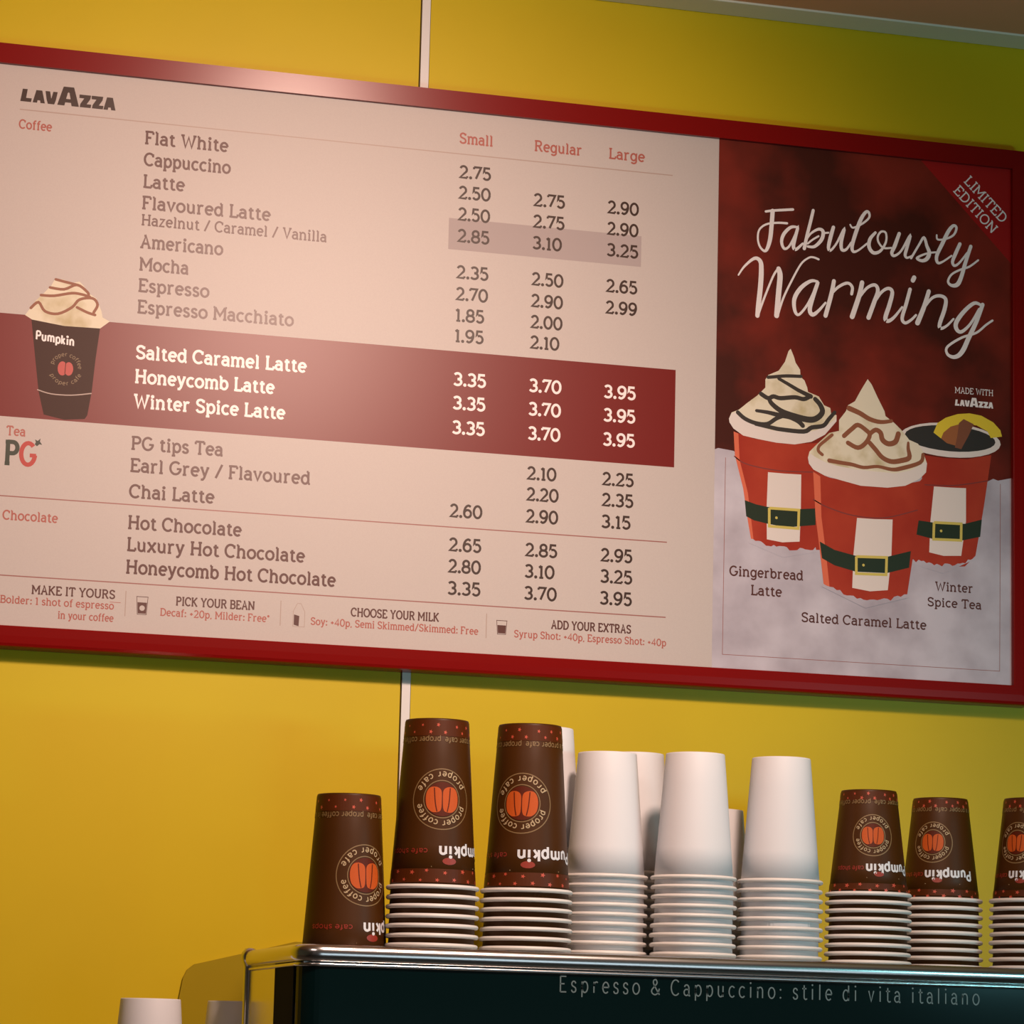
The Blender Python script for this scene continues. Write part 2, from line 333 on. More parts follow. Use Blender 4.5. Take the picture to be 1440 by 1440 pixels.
SCRIPT=[[[1285.8,1004.7,2.8],[1296.3,1006.9,3.0],[1319.8,1010.4,3.2]],[[1294.4,1006.2,5.3],[1293.4,990.5,5.3],[1291.7,972.3,5.1],[1288.2,960.0,4.2],[1284.5,956.7,3.1],[1278.9,961.6,2.6],[1276.3,970.9,2.4],[1278.0,981.8,2.3],[1286.6,989.2,2.4],[1300.2,992.3,2.6],[1312.6,992.9,2.8]],[[1326.3,989.4,2.6],[1317.6,988.6,3.7],[1309.0,979.9,4.2],[1306.0,970.1,3.9],[1309.2,962.0,3.3],[1315.3,964.9,2.7],[1322.6,978.8,2.8],[1326.3,989.4,3.6],[1322.7,975.2,4.3],[1320.9,965.5,4.4],[1324.1,962.2,3.7],[1332.7,970.2,2.6]],[[1345.4,1011.7,3.8],[1342.4,998.7,4.0],[1337.6,979.0,4.1],[1334.6,964.3,4.3]],[[1335.8,972.9,2.3],[1342.5,983.1,2.5],[1352.4,989.5,3.4],[1358.1,987.0,4.4],[1356.3,977.2,4.5],[1347.6,968.0,3.7],[1338.9,967.1,2.8]],[[1338.9,970.7,2.3],[1345.1,976.1,2.3],[1352.5,981.0,2.3]],[[1358.1,985.2,2.3],[1364.9,986.4,2.3]],[[1371.1,993.6,4.3],[1367.5,980.6,4.8],[1365.1,968.4,4.1],[1367.6,965.0,3.0],[1375.1,974.1,2.6],[1384.9,993.1,3.3],[1381.3,977.1,4.3],[1382.0,967.5,4.0],[1387.6,968.1,3.1],[1393.8,977.1,2.3]],[[1392.4,998.7,2.1],[1396.2,995.4,2.3],[1407.5,1001.3,2.5],[1416.2,1009.4,2.7],[1416.2,1015.5,3.2],[1412.4,1016.3,3.7],[1406.2,1007.2,4.6],[1400.0,990.9,4.8],[1395.1,973.6,4.5],[1396.4,966.5,3.6],[1402.7,968.3,2.5],[1413.9,977.7,2.3]],[[1424.6,992.2,3.2],[1417.8,983.7,4.3],[1416.6,973.9,4.7],[1422.3,967.2,4.3],[1431.1,970.4,3.4],[1438.0,981.9,2.7],[1437.9,992.8,2.6],[1432.2,994.1,2.6],[1427.8,988.2,2.6],[1428.5,981.0,2.6],[1434.8,974.4,2.5],[1444.9,975.3,2.3]],[[1455.0,993.8,4.3],[1449.3,978.1,4.8],[1445.6,969.3,4.2],[1448.8,966.0,3.3],[1457.6,972.9,2.7],[1468.9,992.7,3.5],[1465.2,978.4,4.2],[1462.7,968.5,3.8],[1465.2,965.1,2.8],[1471.5,968.1,2.1]],[[1470.3,965.0,2.8],[1480.4,982.3,2.8],[1486.7,991.9,3.3],[1490.5,982.0,4.1],[1493.7,973.8,4.9],[1490.6,966.2,4.9],[1484.2,963.2,3.9],[1477.9,965.7,3.1],[1485.5,970.6,2.6],[1494.4,973.8,2.3],[1502.0,975.2,2.3]],[[1503.2,996.5,2.1],[1504.5,991.2,2.3],[1514.7,992.8,2.5],[1524.9,998.6,2.7],[1528.7,1007.5,3.2],[1524.9,1010.2,3.7],[1518.5,1002.9,4.6],[1510.9,987.5,4.8],[1503.3,971.0,4.5],[1504.6,962.7,3.6],[1510.9,964.4,2.5],[1522.4,972.8,2.3]],[[1533.2,988.4,4.3],[1527.5,975.7,4.6],[1523.7,965.6,4.0],[1526.2,961.0,3.3],[1532.6,965.2,2.7],[1542.8,978.3,2.6]],[[1547.3,986.7,4.3],[1540.3,965.9,4.7],[1535.2,948.5,5.0],[1530.1,938.3,5.3],[1522.5,936.4,3.9],[1518.0,940.8,3.0],[1522.4,949.7,2.6],[1533.9,956.8,2.6],[1545.4,961.5,2.5],[1556.9,970.5,2.3]],[[1252.7,924.8,1.9],[1260.1,935.9,2.6],[1272.3,946.6,3.8],[1279.7,943.7,5.2],[1281.1,931.9,6.0],[1280.1,911.6,6.1],[1277.9,890.0,5.8],[1276.9,878.0,5.3]],[[1277.5,878.0,2.8],[1285.2,900.1,2.6],[1296.0,927.3,2.6],[1302.0,936.8,2.8]],[[1302.7,936.8,5.7],[1304.6,928.1,6.6],[1303.0,907.6,6.6],[1300.8,880.1,6.2]],[[1302.1,880.2,2.8],[1308.6,901.0,2.6],[1318.3,922.1,2.5],[1330.5,944.8,2.3],[1340.3,953.5,2.3],[1346.5,954.6,2.4],[1352.8,952.8,2.6]],[[1351.8,925.7,2.8],[1343.1,925.6,4.0],[1330.7,916.1,5.0],[1322.8,902.2,5.1],[1323.6,888.0,4.2],[1328.6,883.7,3.1],[1338.4,895.3,3.0],[1346.9,911.6,3.6],[1352.4,925.8,4.4],[1345.7,905.5,5.1],[1342.2,890.8,5.3],[1345.9,885.2,4.9],[1353.3,890.6,3.6],[1361.9,900.9,2.6]],[[1372.3,928.2,4.9],[1369.3,912.3,5.3],[1362.1,885.4,5.3]],[[1369.3,912.3,2.8],[1378.0,921.5,3.4],[1389.2,927.3,3.6],[1395.5,923.1,3.7],[1394.9,914.6,3.8]],[[1408.0,929.6,5.5],[1404.3,913.1,5.9],[1395.7,887.1,6.2]],[[1404.3,910.7,3.2],[1414.3,923.6,3.5],[1424.3,928.1,4.1],[1428.1,921.2,4.8],[1423.2,906.3,5.4],[1416.4,887.7,5.5]],[[1423.9,907.1,3.2],[1432.6,919.9,3.5],[1441.4,925.5,4.0],[1446.5,921.1,4.7],[1442.8,905.2,5.3],[1437.8,889.1,5.3],[1441.6,885.8,4.6],[1449.2,891.3,3.5],[1459.2,904.2,2.6]],[[1469.2,926.8,4.5],[1464.2,908.3,4.6],[1459.2,891.0,4.4],[1463.0,885.3,3.7],[1470.6,889.6,3.2],[1476.9,896.1,2.8]],[[1474.4,941.7,5.5],[1472.7,938.0,5.5]],[[1493.2,926.5,5.1],[1487.0,906.6,5.6],[1478.8,886.7,6.2]],[[1487.0,905.4,2.8],[1497.1,918.4,3.4],[1507.2,922.3,4.0],[1514.9,918.8,4.6],[1513.6,906.6,5.1],[1507.3,887.9,4.9],[1508.6,882.6,4.0],[1516.2,886.3,3.0],[1525.1,895.5,2.6]],[[1560.8,915.5,3.2],[1551.8,917.2,4.3],[1539.1,906.4,5.0],[1528.9,892.2,5.5],[1528.9,883.7,5.2],[1535.3,880.7,4.1],[1546.8,891.3,3.3],[1558.2,910.5,3.0]],[[1562.7,916.3,4.9],[1554.4,894.4,5.3],[1544.2,873.0,5.7],[1537.9,859.2,5.9],[1531.5,851.4,5.3],[1523.9,849.0,4.4],[1516.9,852.6,3.5],[1517.5,861.1,3.1],[1535.3,873.4,3.0],[1554.4,881.1,2.8],[1567.2,891.9,2.7],[1575.5,898.0,2.6]]]
ART={
 'ging_whip':[[1243.3,752.3],[1246.5,759.9],[1255.2,763.7],[1266.1,773.1],[1278.0,782.5],[1287.8,792.8],[1287.7,802.3],[1291.0,807.9],[1304.2,814.3],[1311.8,825.6],[1316.1,838.8],[1318.8,841.7],[1322.8,832.9],[1325.1,825.6],[1330.8,817.6],[1331.4,809.1],[1336.4,805.2],[1339.9,797.0],[1341.0,791.8],[1354.4,787.5],[1361.2,777.4],[1369.0,774.8],[1370.2,767.5],[1376.9,766.9],[1376.9,759.5],[1362.6,742.4],[1346.0,732.7],[1325.0,727.9],[1301.8,728.3],[1279.8,730.8],[1261.1,733.6],[1248.9,741.1],[1243.9,748.1]],
 'ging_rim':[[1243.3,752.3],[1246.5,758.8],[1252.0,760.3],[1257.5,755.5],[1266.3,750.9],[1277.4,746.5],[1296.2,742.6],[1318.3,741.2],[1336.0,742.0],[1351.4,746.9],[1362.5,752.0],[1373.6,760.3],[1376.9,763.7],[1376.9,759.5],[1362.6,742.4],[1346.0,732.7],[1325.0,727.9],[1301.8,728.3],[1279.8,730.8],[1261.1,733.6],[1248.9,741.1],[1243.9,748.1]],
 'ging_body':[[1249.3,737.6],[1274.3,731.1],[1312.5,727.8],[1350.9,731.3],[1362.7,735.0],[1360.9,605.5],[1352.0,604.9],[1322.7,601.6],[1296.3,604.6],[1272.9,609.4],[1268.3,632.7],[1261.9,671.3],[1251.2,709.7]],
 'ging_side':[[1249.3,737.6],[1255.2,735.3],[1257.1,704.6],[1267.8,666.2],[1272.6,633.0],[1275.9,608.2],[1272.9,609.4],[1268.3,632.7],[1261.9,671.3],[1251.2,709.7]],
 'ging_patch':[[1292.3,692.6],[1312.9,692.4],[1333.5,692.8],[1333.4,648.4],[1332.3,613.4],[1310.9,611.1],[1291.8,613.4],[1291.1,651.1]],
 'ging_belt':[[1264.1,657.5],[1278.2,653.5],[1294.3,651.3],[1316.3,650.0],[1351.6,653.9],[1351.8,634.3],[1316.5,629.1],[1293.1,631.6],[1275.5,634.6],[1266.1,638.7]],
 'ging_buckle':[[1294.3,650.4],[1331.0,650.5],[1330.6,628.6],[1294.6,629.0]],
 'car_whip':[[1341.5,713.4],[1343.3,720.6],[1351.9,729.5],[1367.8,744.8],[1380.1,748.2],[1380.0,761.2],[1388.6,772.5],[1391.1,779.8],[1399.7,785.2],[1407.1,798.9],[1415.7,813.2],[1420.8,807.1],[1428.4,792.2],[1437.2,776.3],[1438.5,770.5],[1449.8,763.0],[1458.6,755.4],[1464.9,748.7],[1468.7,744.3],[1480.0,740.4],[1486.3,731.4],[1491.4,717.5],[1490.2,706.7],[1481.4,697.8],[1463.9,688.8],[1441.5,684.9],[1407.9,684.8],[1383.1,689.5],[1362.1,693.8],[1348.4,699.8],[1342.8,706.5]],
 'car_rim':[[1341.5,713.4],[1344.6,718.4],[1352.0,714.2],[1364.4,709.3],[1376.8,706.6],[1401.6,703.8],[1426.4,703.2],[1451.4,702.7],[1470.1,707.6],[1483.9,715.8],[1490.1,719.8],[1491.4,717.5],[1490.2,706.7],[1481.4,697.8],[1463.9,688.8],[1441.5,684.9],[1407.9,684.8],[1383.1,689.5],[1362.1,693.8],[1348.4,699.8],[1342.8,706.5]],
 'car_body':[[1348.2,697.2],[1369.0,691.7],[1410.6,686.3],[1452.4,687.9],[1482.4,695.7],[1490.8,704.9],[1482.6,658.9],[1478.2,630.3],[1472.3,593.2],[1466.5,556.4],[1441.2,549.7],[1411.6,548.7],[1379.0,555.9],[1362.7,563.8],[1358.0,599.7],[1351.7,644.1]],
 'car_side':[[1348.2,697.2],[1357.1,692.3],[1359.0,644.6],[1365.3,600.2],[1370.1,560.1],[1362.7,563.8],[1358.0,599.7],[1351.7,644.1]],
 'car_patch':[[1403.5,646.3],[1425.8,646.4],[1448.2,647.4],[1446.9,604.2],[1442.6,563.3],[1420.4,560.5],[1398.1,563.2],[1399.3,602.5]],
 'car_belt':[[1357.2,615.1],[1375.6,606.5],[1402.3,601.3],[1438.0,601.7],[1471.4,611.5],[1469.3,591.6],[1441.0,583.3],[1402.4,582.5],[1375.8,588.3],[1360.1,595.7]],
 'car_buckle':[[1402.9,600.5],[1440.9,601.9],[1440.4,581.3],[1403.0,580.3]],
 'tea_body':[[1483.8,727.7],[1512.5,725.9],[1542.8,726.7],[1573.9,733.9],[1568.7,699.1],[1564.2,670.3],[1558.1,635.7],[1553.6,611.3],[1540.0,597.7],[1512.8,595.3],[1482.8,598.2],[1472.3,598.9],[1478.1,647.2],[1485.5,693.1]],
 'tea_patch':[[1500.5,690.8],[1521.7,690.9],[1541.4,691.5],[1541.4,651.6],[1535.4,610.1],[1512.8,608.6],[1494.7,611.6],[1496.1,648.5]],
 'tea_belt':[[1479.6,648.8],[1500.7,647.4],[1539.9,648.7],[1561.7,655.3],[1559.6,634.4],[1536.9,628.6],[1500.7,627.6],[1478.2,631.7]],
 'tea_buckle':[[1500.7,647.7],[1535.4,648.4],[1535.1,628.5],[1500.1,627.5]],
 'tea_rim':[[1585.9,747.4],[1583.8,742.7],[1578.6,738.4],[1570.4,734.6],[1559.8,731.4],[1547.3,729.0],[1533.5,727.7],[1519.0,727.3],[1504.7,728.0],[1491.3,729.6],[1479.3,732.2],[1469.4,735.6],[1462.1,739.5],[1457.8,743.9],[1456.6,748.5],[1458.6,753.1],[1463.8,757.4],[1471.8,761.2],[1482.2,764.4],[1494.7,766.8],[1508.4,768.2],[1522.9,768.6],[1537.2,768.0],[1550.8,766.4],[1562.9,763.8],[1572.9,760.4],[1580.3,756.4],[1584.7,752.0]],
 'tea_liquid':[[1579.2,749.4],[1577.4,746.0],[1572.8,742.7],[1565.5,739.8],[1556.1,737.5],[1544.8,735.7],[1532.5,734.7],[1519.5,734.4],[1506.7,735.0],[1494.6,736.2],[1483.8,738.2],[1474.9,740.7],[1468.3,743.7],[1464.3,747.0],[1463.2,750.4],[1464.9,753.9],[1469.5,757.1],[1476.6,760.0],[1486.0,762.3],[1497.1,764.1],[1509.5,765.2],[1522.4,765.4],[1535.3,765.0],[1547.5,763.7],[1558.4,761.8],[1567.4,759.2],[1574.0,756.2],[1578.0,752.9]],
 'tea_lemon':[[1499.7,755.5],[1504.8,767.3],[1515.4,774.7],[1530.6,780.2],[1545.8,782.3],[1561.1,780.6],[1576.4,773.7],[1585.5,764.9],[1587.7,757.3],[1573.3,754.5],[1568.7,762.2],[1555.0,768.3],[1539.8,769.2],[1521.5,764.3],[1512.4,756.4],[1509.4,749.1]],
 'tea_flesh':[[1509.4,749.1],[1512.4,756.4],[1521.5,764.3],[1532.2,768.0],[1530.7,753.5],[1527.6,741.9],[1517.0,743.9]],
 'tea_stick':[[1532.2,769.4],[1538.2,774.8],[1551.3,769.5],[1544.3,754.6],[1535.2,738.1],[1527.0,739.5],[1530.1,753.5]],
 'snow':[[1226.5,714.8],[1230.7,716.6],[1249.7,714.6],[1254.1,711.3],[1570.2,702.1],[1573.3,703.8],[1576.3,705.4],[1582.4,703.6],[1599.5,707.7],[1599.5,459.5],[1226.5,459.5]],
 'ging_snow':[[1271.4,612.7],[1274.6,612.5],[1277.9,610.5],[1281.1,610.8],[1284.3,610.5],[1287.5,608.5],[1290.8,605.7],[1294.0,605.7],[1297.2,605.3],[1300.4,607.3],[1303.6,605.5],[1306.8,606.4],[1310.0,606.5],[1313.3,606.5],[1316.5,605.7],[1319.8,602.2],[1323.0,602.4],[1326.2,602.7],[1329.4,603.1],[1332.6,606.0],[1335.9,605.8],[1339.1,604.7],[1342.3,604.5],[1345.6,604.2],[1348.8,604.4],[1352.0,608.2],[1353.5,602.4],[1311.8,593.3],[1270.0,607.4]],
 'car_snow':[[1361.8,565.8],[1366.0,563.7],[1370.2,562.6],[1374.4,562.3],[1378.7,559.2],[1382.9,559.7],[1387.1,554.7],[1391.3,553.8],[1395.5,554.0],[1399.7,553.9],[1404.0,550.7],[1408.2,551.8],[1412.4,550.0],[1416.6,549.7],[1420.8,550.8],[1425.1,551.1],[1429.3,550.6],[1433.5,551.8],[1437.7,553.3],[1442.0,553.1],[1446.2,551.1],[1450.4,555.9],[1454.7,557.4],[1458.9,556.4],[1463.1,559.5],[1467.4,559.9],[1468.9,556.1],[1414.6,540.3],[1360.4,562.1]],
 'tea_snow':[[1471.4,601.5],[1474.7,601.8],[1478.0,598.6],[1481.2,601.9],[1484.5,600.5],[1487.8,601.0],[1491.1,598.5],[1494.4,599.6],[1497.7,598.8],[1501.0,596.5],[1504.3,598.5],[1507.6,597.4],[1510.9,595.9],[1514.2,599.5],[1517.5,599.7],[1520.8,599.2],[1524.1,597.3],[1527.4,598.4],[1530.7,600.6],[1534.0,600.7],[1537.3,601.9],[1540.6,601.5],[1543.9,606.2],[1547.2,606.0],[1550.6,607.9],[1553.9,610.4],[1555.4,608.4],[1512.6,587.4],[1469.9,597.1]],
 'menu_whip':[[423.3,804.4],[429.1,813.6],[434.4,822.0],[441.1,829.1],[450.5,840.1],[454.3,848.5],[464.3,847.9],[473.0,845.1],[481.4,847.3],[485.9,843.3],[491.9,835.1],[500.7,830.1],[507.1,816.0],[508.8,808.9],[516.9,805.2],[506.6,796.4],[466.8,795.8],[431.2,800.0]],
 'menu_cup':[[430.5,800.4],[466.8,796.1],[506.5,796.8],[503.1,762.0],[500.6,725.6],[496.9,697.9],[494.2,693.4],[471.7,690.9],[449.0,694.9],[442.1,720.9],[435.8,763.6]],
}
SAUCE=[[[1291.0,805.3,3.1],[1297.6,806.3,3.1],[1313.1,808.7,3.1],[1331.9,809.7,3.1]],[[1304.3,804.8,2.9],[1317.6,798.4,3.3],[1328.8,792.9,3.6],[1339.9,788.5,4.0],[1344.4,786.7,4.4]],[[1282.4,784.9,4.0],[1291.3,780.4,4.0],[1297.9,783.0,4.0],[1306.8,781.6,4.0],[1324.4,784.1,4.0],[1335.6,782.8,4.0],[1343.3,786.6,4.0]],[[1292.4,780.4,3.8],[1295.8,774.4,4.3],[1306.9,766.8,4.8],[1320.2,762.5,5.3],[1340.2,758.8,5.7],[1351.3,760.7,5.4],[1359.0,768.7,5.0],[1356.7,777.1,4.6],[1350.0,784.0,4.2]],[[1277.2,764.4,2.9],[1291.5,763.4,3.6],[1304.8,761.3,4.4],[1318.1,760.2,4.7],[1329.2,755.8,4.4],[1334.8,750.9,4.2]],[[1254.1,760.5,3.8],[1263.0,753.8,3.8],[1276.3,749.5,3.8],[1290.6,749.6,3.8],[1301.5,756.8,3.8],[1312.5,761.9,3.8]],[[1276.3,748.5,3.4],[1296.1,745.8,3.7],[1307.2,744.5,3.9],[1335.9,744.1,4.1],[1345.9,749.6,4.1],[1360.3,752.9,3.9],[1366.9,760.8,3.7],[1374.6,770.0,3.4]]]
CARAMEL=[[[1392.3,776.3,5.3],[1406.0,771.5,5.0],[1418.6,765.3,4.7],[1432.3,762.9,4.2],[1446.0,765.1,3.6]],[[1386.4,742.7,4.5],[1396.2,751.8,4.5],[1403.7,757.1,4.5],[1413.7,751.9,4.5],[1418.7,746.4,4.5],[1413.8,736.5,4.5],[1403.9,729.9,4.5],[1391.4,734.8,4.5]],[[1418.7,747.6,4.3],[1426.1,752.9,4.6],[1432.4,749.8,5.0],[1434.9,741.7,5.3],[1442.4,737.5,5.3],[1451.2,740.6,5.3],[1454.9,750.4,5.3]],[[1418.7,736.9,4.7],[1426.3,729.2,4.7],[1435.0,720.4,4.7],[1446.3,716.5,4.9],[1458.8,718.6,5.1],[1468.8,722.9,4.9],[1467.5,733.5,3.7],[1467.5,740.6,2.6]],[[1368.1,711.9,4.3],[1381.7,710.5,4.0],[1396.6,709.3,3.8],[1411.5,706.8,3.5],[1428.9,709.3,3.2],[1446.3,707.1,3.7],[1458.8,709.2,4.3],[1482.6,718.0,3.9],[1486.3,727.8,3.6]],[[1371.5,742.8,3.2],[1364.1,736.3,3.2],[1355.6,728.6,3.2],[1354.4,722.6,3.2],[1359.4,718.3,3.2]]]
DRIZZLE=[[[455.1,847.5,2.2],[464.4,845.8,2.2],[480.2,843.1,2.2]],[[449.2,837.8,2.2],[464.8,837.1,2.2],[478.7,843.4,2.2],[490.4,836.4,2.2],[492.1,832.2,2.2]],[[439.7,828.3,2.2],[453.9,828.8,2.2],[473.5,833.5,2.2],[484.9,833.0,2.2],[493.6,830.9,2.2]],[[429.2,812.9,2.2],[437.3,820.1,2.2],[444.8,810.6,2.2],[459.1,808.9,2.2],[474.3,817.5,2.2],[482.3,827.0,2.2],[496.5,829.7,2.2],[502.5,822.9,2.2],[498.6,813.9,2.2]],[[479.9,818.0,2.2],[491.5,813.2,2.2],[500.2,811.1,2.2]]]
COLLAR=[[[1250.6,708.3,1.3],[1265.9,700.2,1.3],[1304.1,695.4,1.3],[1349.7,696.8,1.3]],[[1349.1,664.1,1.3],[1366.3,656.4,1.3],[1399.0,648.8,1.3],[1437.7,648.7,1.3],[1479.6,660.9,1.3]],[[1488.5,691.9,1.3],[1527.7,693.9,1.3],[1570.2,702.7,1.3]]]

# ================================================================== THE ROOM
ZC = H0+1.2505
m = MB()
m.box((-2.2, YW+0.012, 0), (5.0, YW+0.10, ZC+0.2))
strips = [-1.568, -0.348, 0.872, 2.092, 3.312]
ed = [-2.2]+strips+[5.0]
mw = MB()
for a, c in zip(ed[:-1], ed[1:]): mw.box((a+0.0062 if a > -2 else a, YW, 0), (c-0.0062 if c < 5 else c, YW+0.0121, ZC+0.2))
w = struct(mw.build('wall_back', 'yellow_laminate'))
struct(m.build('trim_1', 'panel_gap'))
for i, x in enumerate(strips):
    t = MB(); t.box((x-0.0045, YW-0.0015, 0), (x+0.0053, YW+0.0122, ZC)); struct(t.build('trim_%d' % (i+2), 'white_strip'))
m = MB(); m.box((-2.2, -1.2, -0.05), (5.0, YW+0.1, 0)); struct(m.build('floor', 'floor_tile'))
m = MB(); m.box((-2.2, -1.2, ZC), (5.0, YW, ZC+0.06)); struct(m.build('ceiling', 'ceiling_paint'))
m = MB(); m.box((-2.2, YW-0.048, ZC-0.0025), (5.0, YW-0.001, ZC+0.001)); struct(bevel(m.build('trim_7', 'grey_trim'), 0.001))
m = MB(); m.box((-2.3, -1.2, 0), (-2.2, YW+0.1, ZC)); struct(m.build('wall_left', 'plain_wall'))
m = MB(); m.box((5.0, -1.2, 0), (5.1, YW+0.1, ZC)); struct(m.build('wall_right', 'plain_wall'))

# ================================================================== THE MENU BOARD
XL, XR, ZB, ZT = 380.0, 1599.5, 459.5, 1087.0          # printed area, mm
board = thing('menu_board', 'wide red framed menu board with printed price list and festive poster on yellow wall', 'menu board', ((XL+XR)/2000, YW, H0+ZB/1000-0.023))
def child(mb, name, m, parent, smooth=False):
    o = mb.build(name, m, parent, smooth)
    p = parent
    while p is not None:                                 # geometry is given in world metres
        o.location = o.location - p.location; p = p.parent
    return o
def at_board(layer): return lambda x, z: (x/1000, YP-layer*0.00003, H0+z/1000)
# frame: one moulding mitred round four corners
prof = [(0, 3.5495), (0, 3.5235), (1.0, 3.5205), (4, 3.5192), (12, 3.5188), (21.5, 3.5188), (22.6, 3.5194), (23, 3.5204), (23, 3.5300), (12, 3.5495)]
mf = MB(); rows = []
# the top rail leans forward a little
for cx, cz, sx, sz in ((XL-23, ZB-23, 1, 1), (XR+23, ZB-23, -1, 1), (XR+23, ZT+23, -1, -1), (XL-23, ZT+23, 1, -1)):
    rows.append([((cx+sx*d)/1000, (y if sz > 0 or y > 3.521 else 3.5180+0.00011*d), H0+(cz+sz*d)/1000) for d, y in prof])
mf.grid(rows, closed=True, wrap=True)
fr = child(mf, 'frame', 'red_frame', board)
fr.data.polygons.foreach_set('use_smooth', [False]*len(fr.data.polygons))
m = MB(); m.box(((XL-2)/1000, YP+0.0005, H0+(ZB-2)/1000), ((XR+2)/1000, YW-0.002, H0+(ZT+2)/1000)); child(m, 'back_panel', 'ink_rule_grey', board)
PX = 1226.6
m = MB(); m.box((XL/1000-0.001, YP, H0+ZB/1000-0.001), (PX/1000, YP+0.0006, H0+ZT/1000+0.001)); sheet = child(m, 'menu_sheet', 'menu_paper', board)
def printed(name, mtl, fn, layer=1, parent=None, label=None):
    m = MB(); fn(m, FLAT); m.merge(at_board(layer)); o = child(m, name, mtl, parent or sheet)
    if label: o['label'] = label
    return o
def rect(x0, x1, z0, z1): return lambda m, p: m.poly([(x0, z0), (x1, z0), (x1, z1), (x0, z1)], p)
printed('red_band', 'menu_red', rect(XL, 1177.2, 689.7, 804.7), 1)
printed('grey_highlight', 'ink_grey_box', rect(900.8, 1132.6, 923.4, 960.2), 1)
for x0, x1, z, mt in ((406, 1169.6, 1037.0, 'ink_rule_grey'), (XL+20, 1170, 601.7, 'ink_rule'), (XL+20, 1170, 514.6, 'ink_rule')):
    printed('rule', mt, rect(x0, x1, z-0.65, z+0.65), 1)
for x in (548.3, 721.2, 957.6): printed('rule', 'ink_rule_grey', rect(x-0.5, x+0.5, 478, 506), 1)
X0 = 547
ITEMS = [('Flat White', 641.6, 1012.4), ('Cappuccino', 645.3, 987.4), ('Latte', 594, 962), ('Flavoured Latte', 693, 937.3), ('Americano', 640.4, 892.6), ('Mocha', 602.4, 867), ('Espresso', 626.8, 842.6), ('Espresso Macchiato', 724, 818.2),
 ('PG tips Tea', 649.5, 664), ('Earl Grey / Flavoured', 749.4, 639.2), ('Chai Latte', 641.8, 610.2), ('Hot Chocolate', 673.8, 575.4), ('Luxury Hot Chocolate', 746.3, 551), ('Honeycomb Hot Chocolate', 782.3, 526)]
for t, x1, z in ITEMS:
    printed('item_name', 'ink_brown', lambda m, p: text(m, t, X0, z, 13.6, p, x1-X0, 0.19), 2)
printed('item_note', 'ink_brown', lambda m, p: text(m, 'Hazelnut / Caramel / Vanilla', X0, 918.6, 11.4, p, 758.6-X0, 0.175), 2)
for t, x1, z in (('Salted Caramel Latte', 740, 766.5), ('Honeycomb Latte', 704.3, 739.2), ('Winter Spice Latte', 717.5, 711.2)):
    printed('item_name', 'ink_white', lambda m, p: text(m, t, X0+0.5, z, 13.8, p, x1-X0, 0.2), 2, label='cream lettering')
C0, C1, C2 = 911.3, 1000.9, 1090.6
PRICES = [(1009.3, '2.75', '', ''), (984.8, '2.50', '2.75', '2.90'), (959.3, '2.50', '2.75', '2.90'), (933.8, '2.85', '3.10', '3.25'), (891, '2.35', '2.50', '2.65'), (865.4, '2.70', '2.90', '2.99'), (840.5, '1.85', '2.00', ''), (816.4, '1.95', '2.10', ''),
 (765.8, '3.35', '3.70', '3.95'), (738.4, '3.35', '3.70', '3.95'), (710, '3.35', '3.70', '3.95'), (663.7, '', '2.10', '2.25'), (639.4, '', '2.20', '2.35'), (614.1, '2.60', '2.90', '3.15'), (575.3, '2.65', '2.85', '2.95'), (550.8, '2.80', '3.10', '3.25'), (525.7, '3.35', '3.70', '3.95')]
for z, *cols in PRICES:
    for x, t in zip((C0, C1, C2), cols):
        if t:
            red = 700 < z < 790
            printed('price', 'ink_white' if red else 'ink_black', lambda m, p: text(m, t, x, z, 13.6, p, {'1': 34.5, '2': 38.2, '3': 38.6}[t[0]]-(3.2 if t[2] == '1' else 0), 0.205 if red else 0.195, sp=0.04), 2)
for t, x0, x1 in (('Small', 910.5, 950.7), ('Regular', 1000.7, 1058.1), ('Large', 1090.8, 1134.9)):
    printed('size_heading', 'ink_red', lambda m, p: text(m, t, x0, 1050.2, 11.6, p, x1-x0, 0.18), 2)
for t, x0, x1, z in (('Coffee', 406, 442.4, 1015.6), ('Tea', 409.5, 430.3, 669.4), ('Chocolate', 410, 470, 576.2)):
    printed('section_heading', 'ink_red', lambda m, p: text(m, t, x0, z, 9.6, p, x1-x0, 0.18), 2)
for t, x0, x1 in (('MAKE IT YOURS', 445.4, 536.6), ('PICK YOUR BEAN', 604, 692), ('CHOOSE YOUR MILK', 801, 902.4), ('ADD YOUR EXTRAS', 1033.7, 1128.7)):
    printed('caption', 'ink_brown', lambda m, p: text(m, t, x0, 493.8 if x0 > 500 else 496.6, 8.8, p, x1-x0, 0.19), 2)
for t, x0, x1, z in (('Bolder: 1 shot of espresso', 412, 535.8, 484.8), ('in your coffee', 475.1, 535.9, 471.2), ('Decaf: +20p, Milder: Free*', 587, 709.2, 481.3), ('Soy: +40p, Semi Skimmed/Skimmed: Free', 755.5, 948.3, 481.5), ('Syrup Shot: +40p, Espresso Shot: +40p', 990.2, 1171, 481.4)):
    printed('caption_note', 'ink_red', lambda m, p: text(m, t, x0, z, 7.6, p, x1-x0, 0.17), 2)
printed('caption_note', 'ink_red', rect(531, 543, 492.2, 492.8), 2)
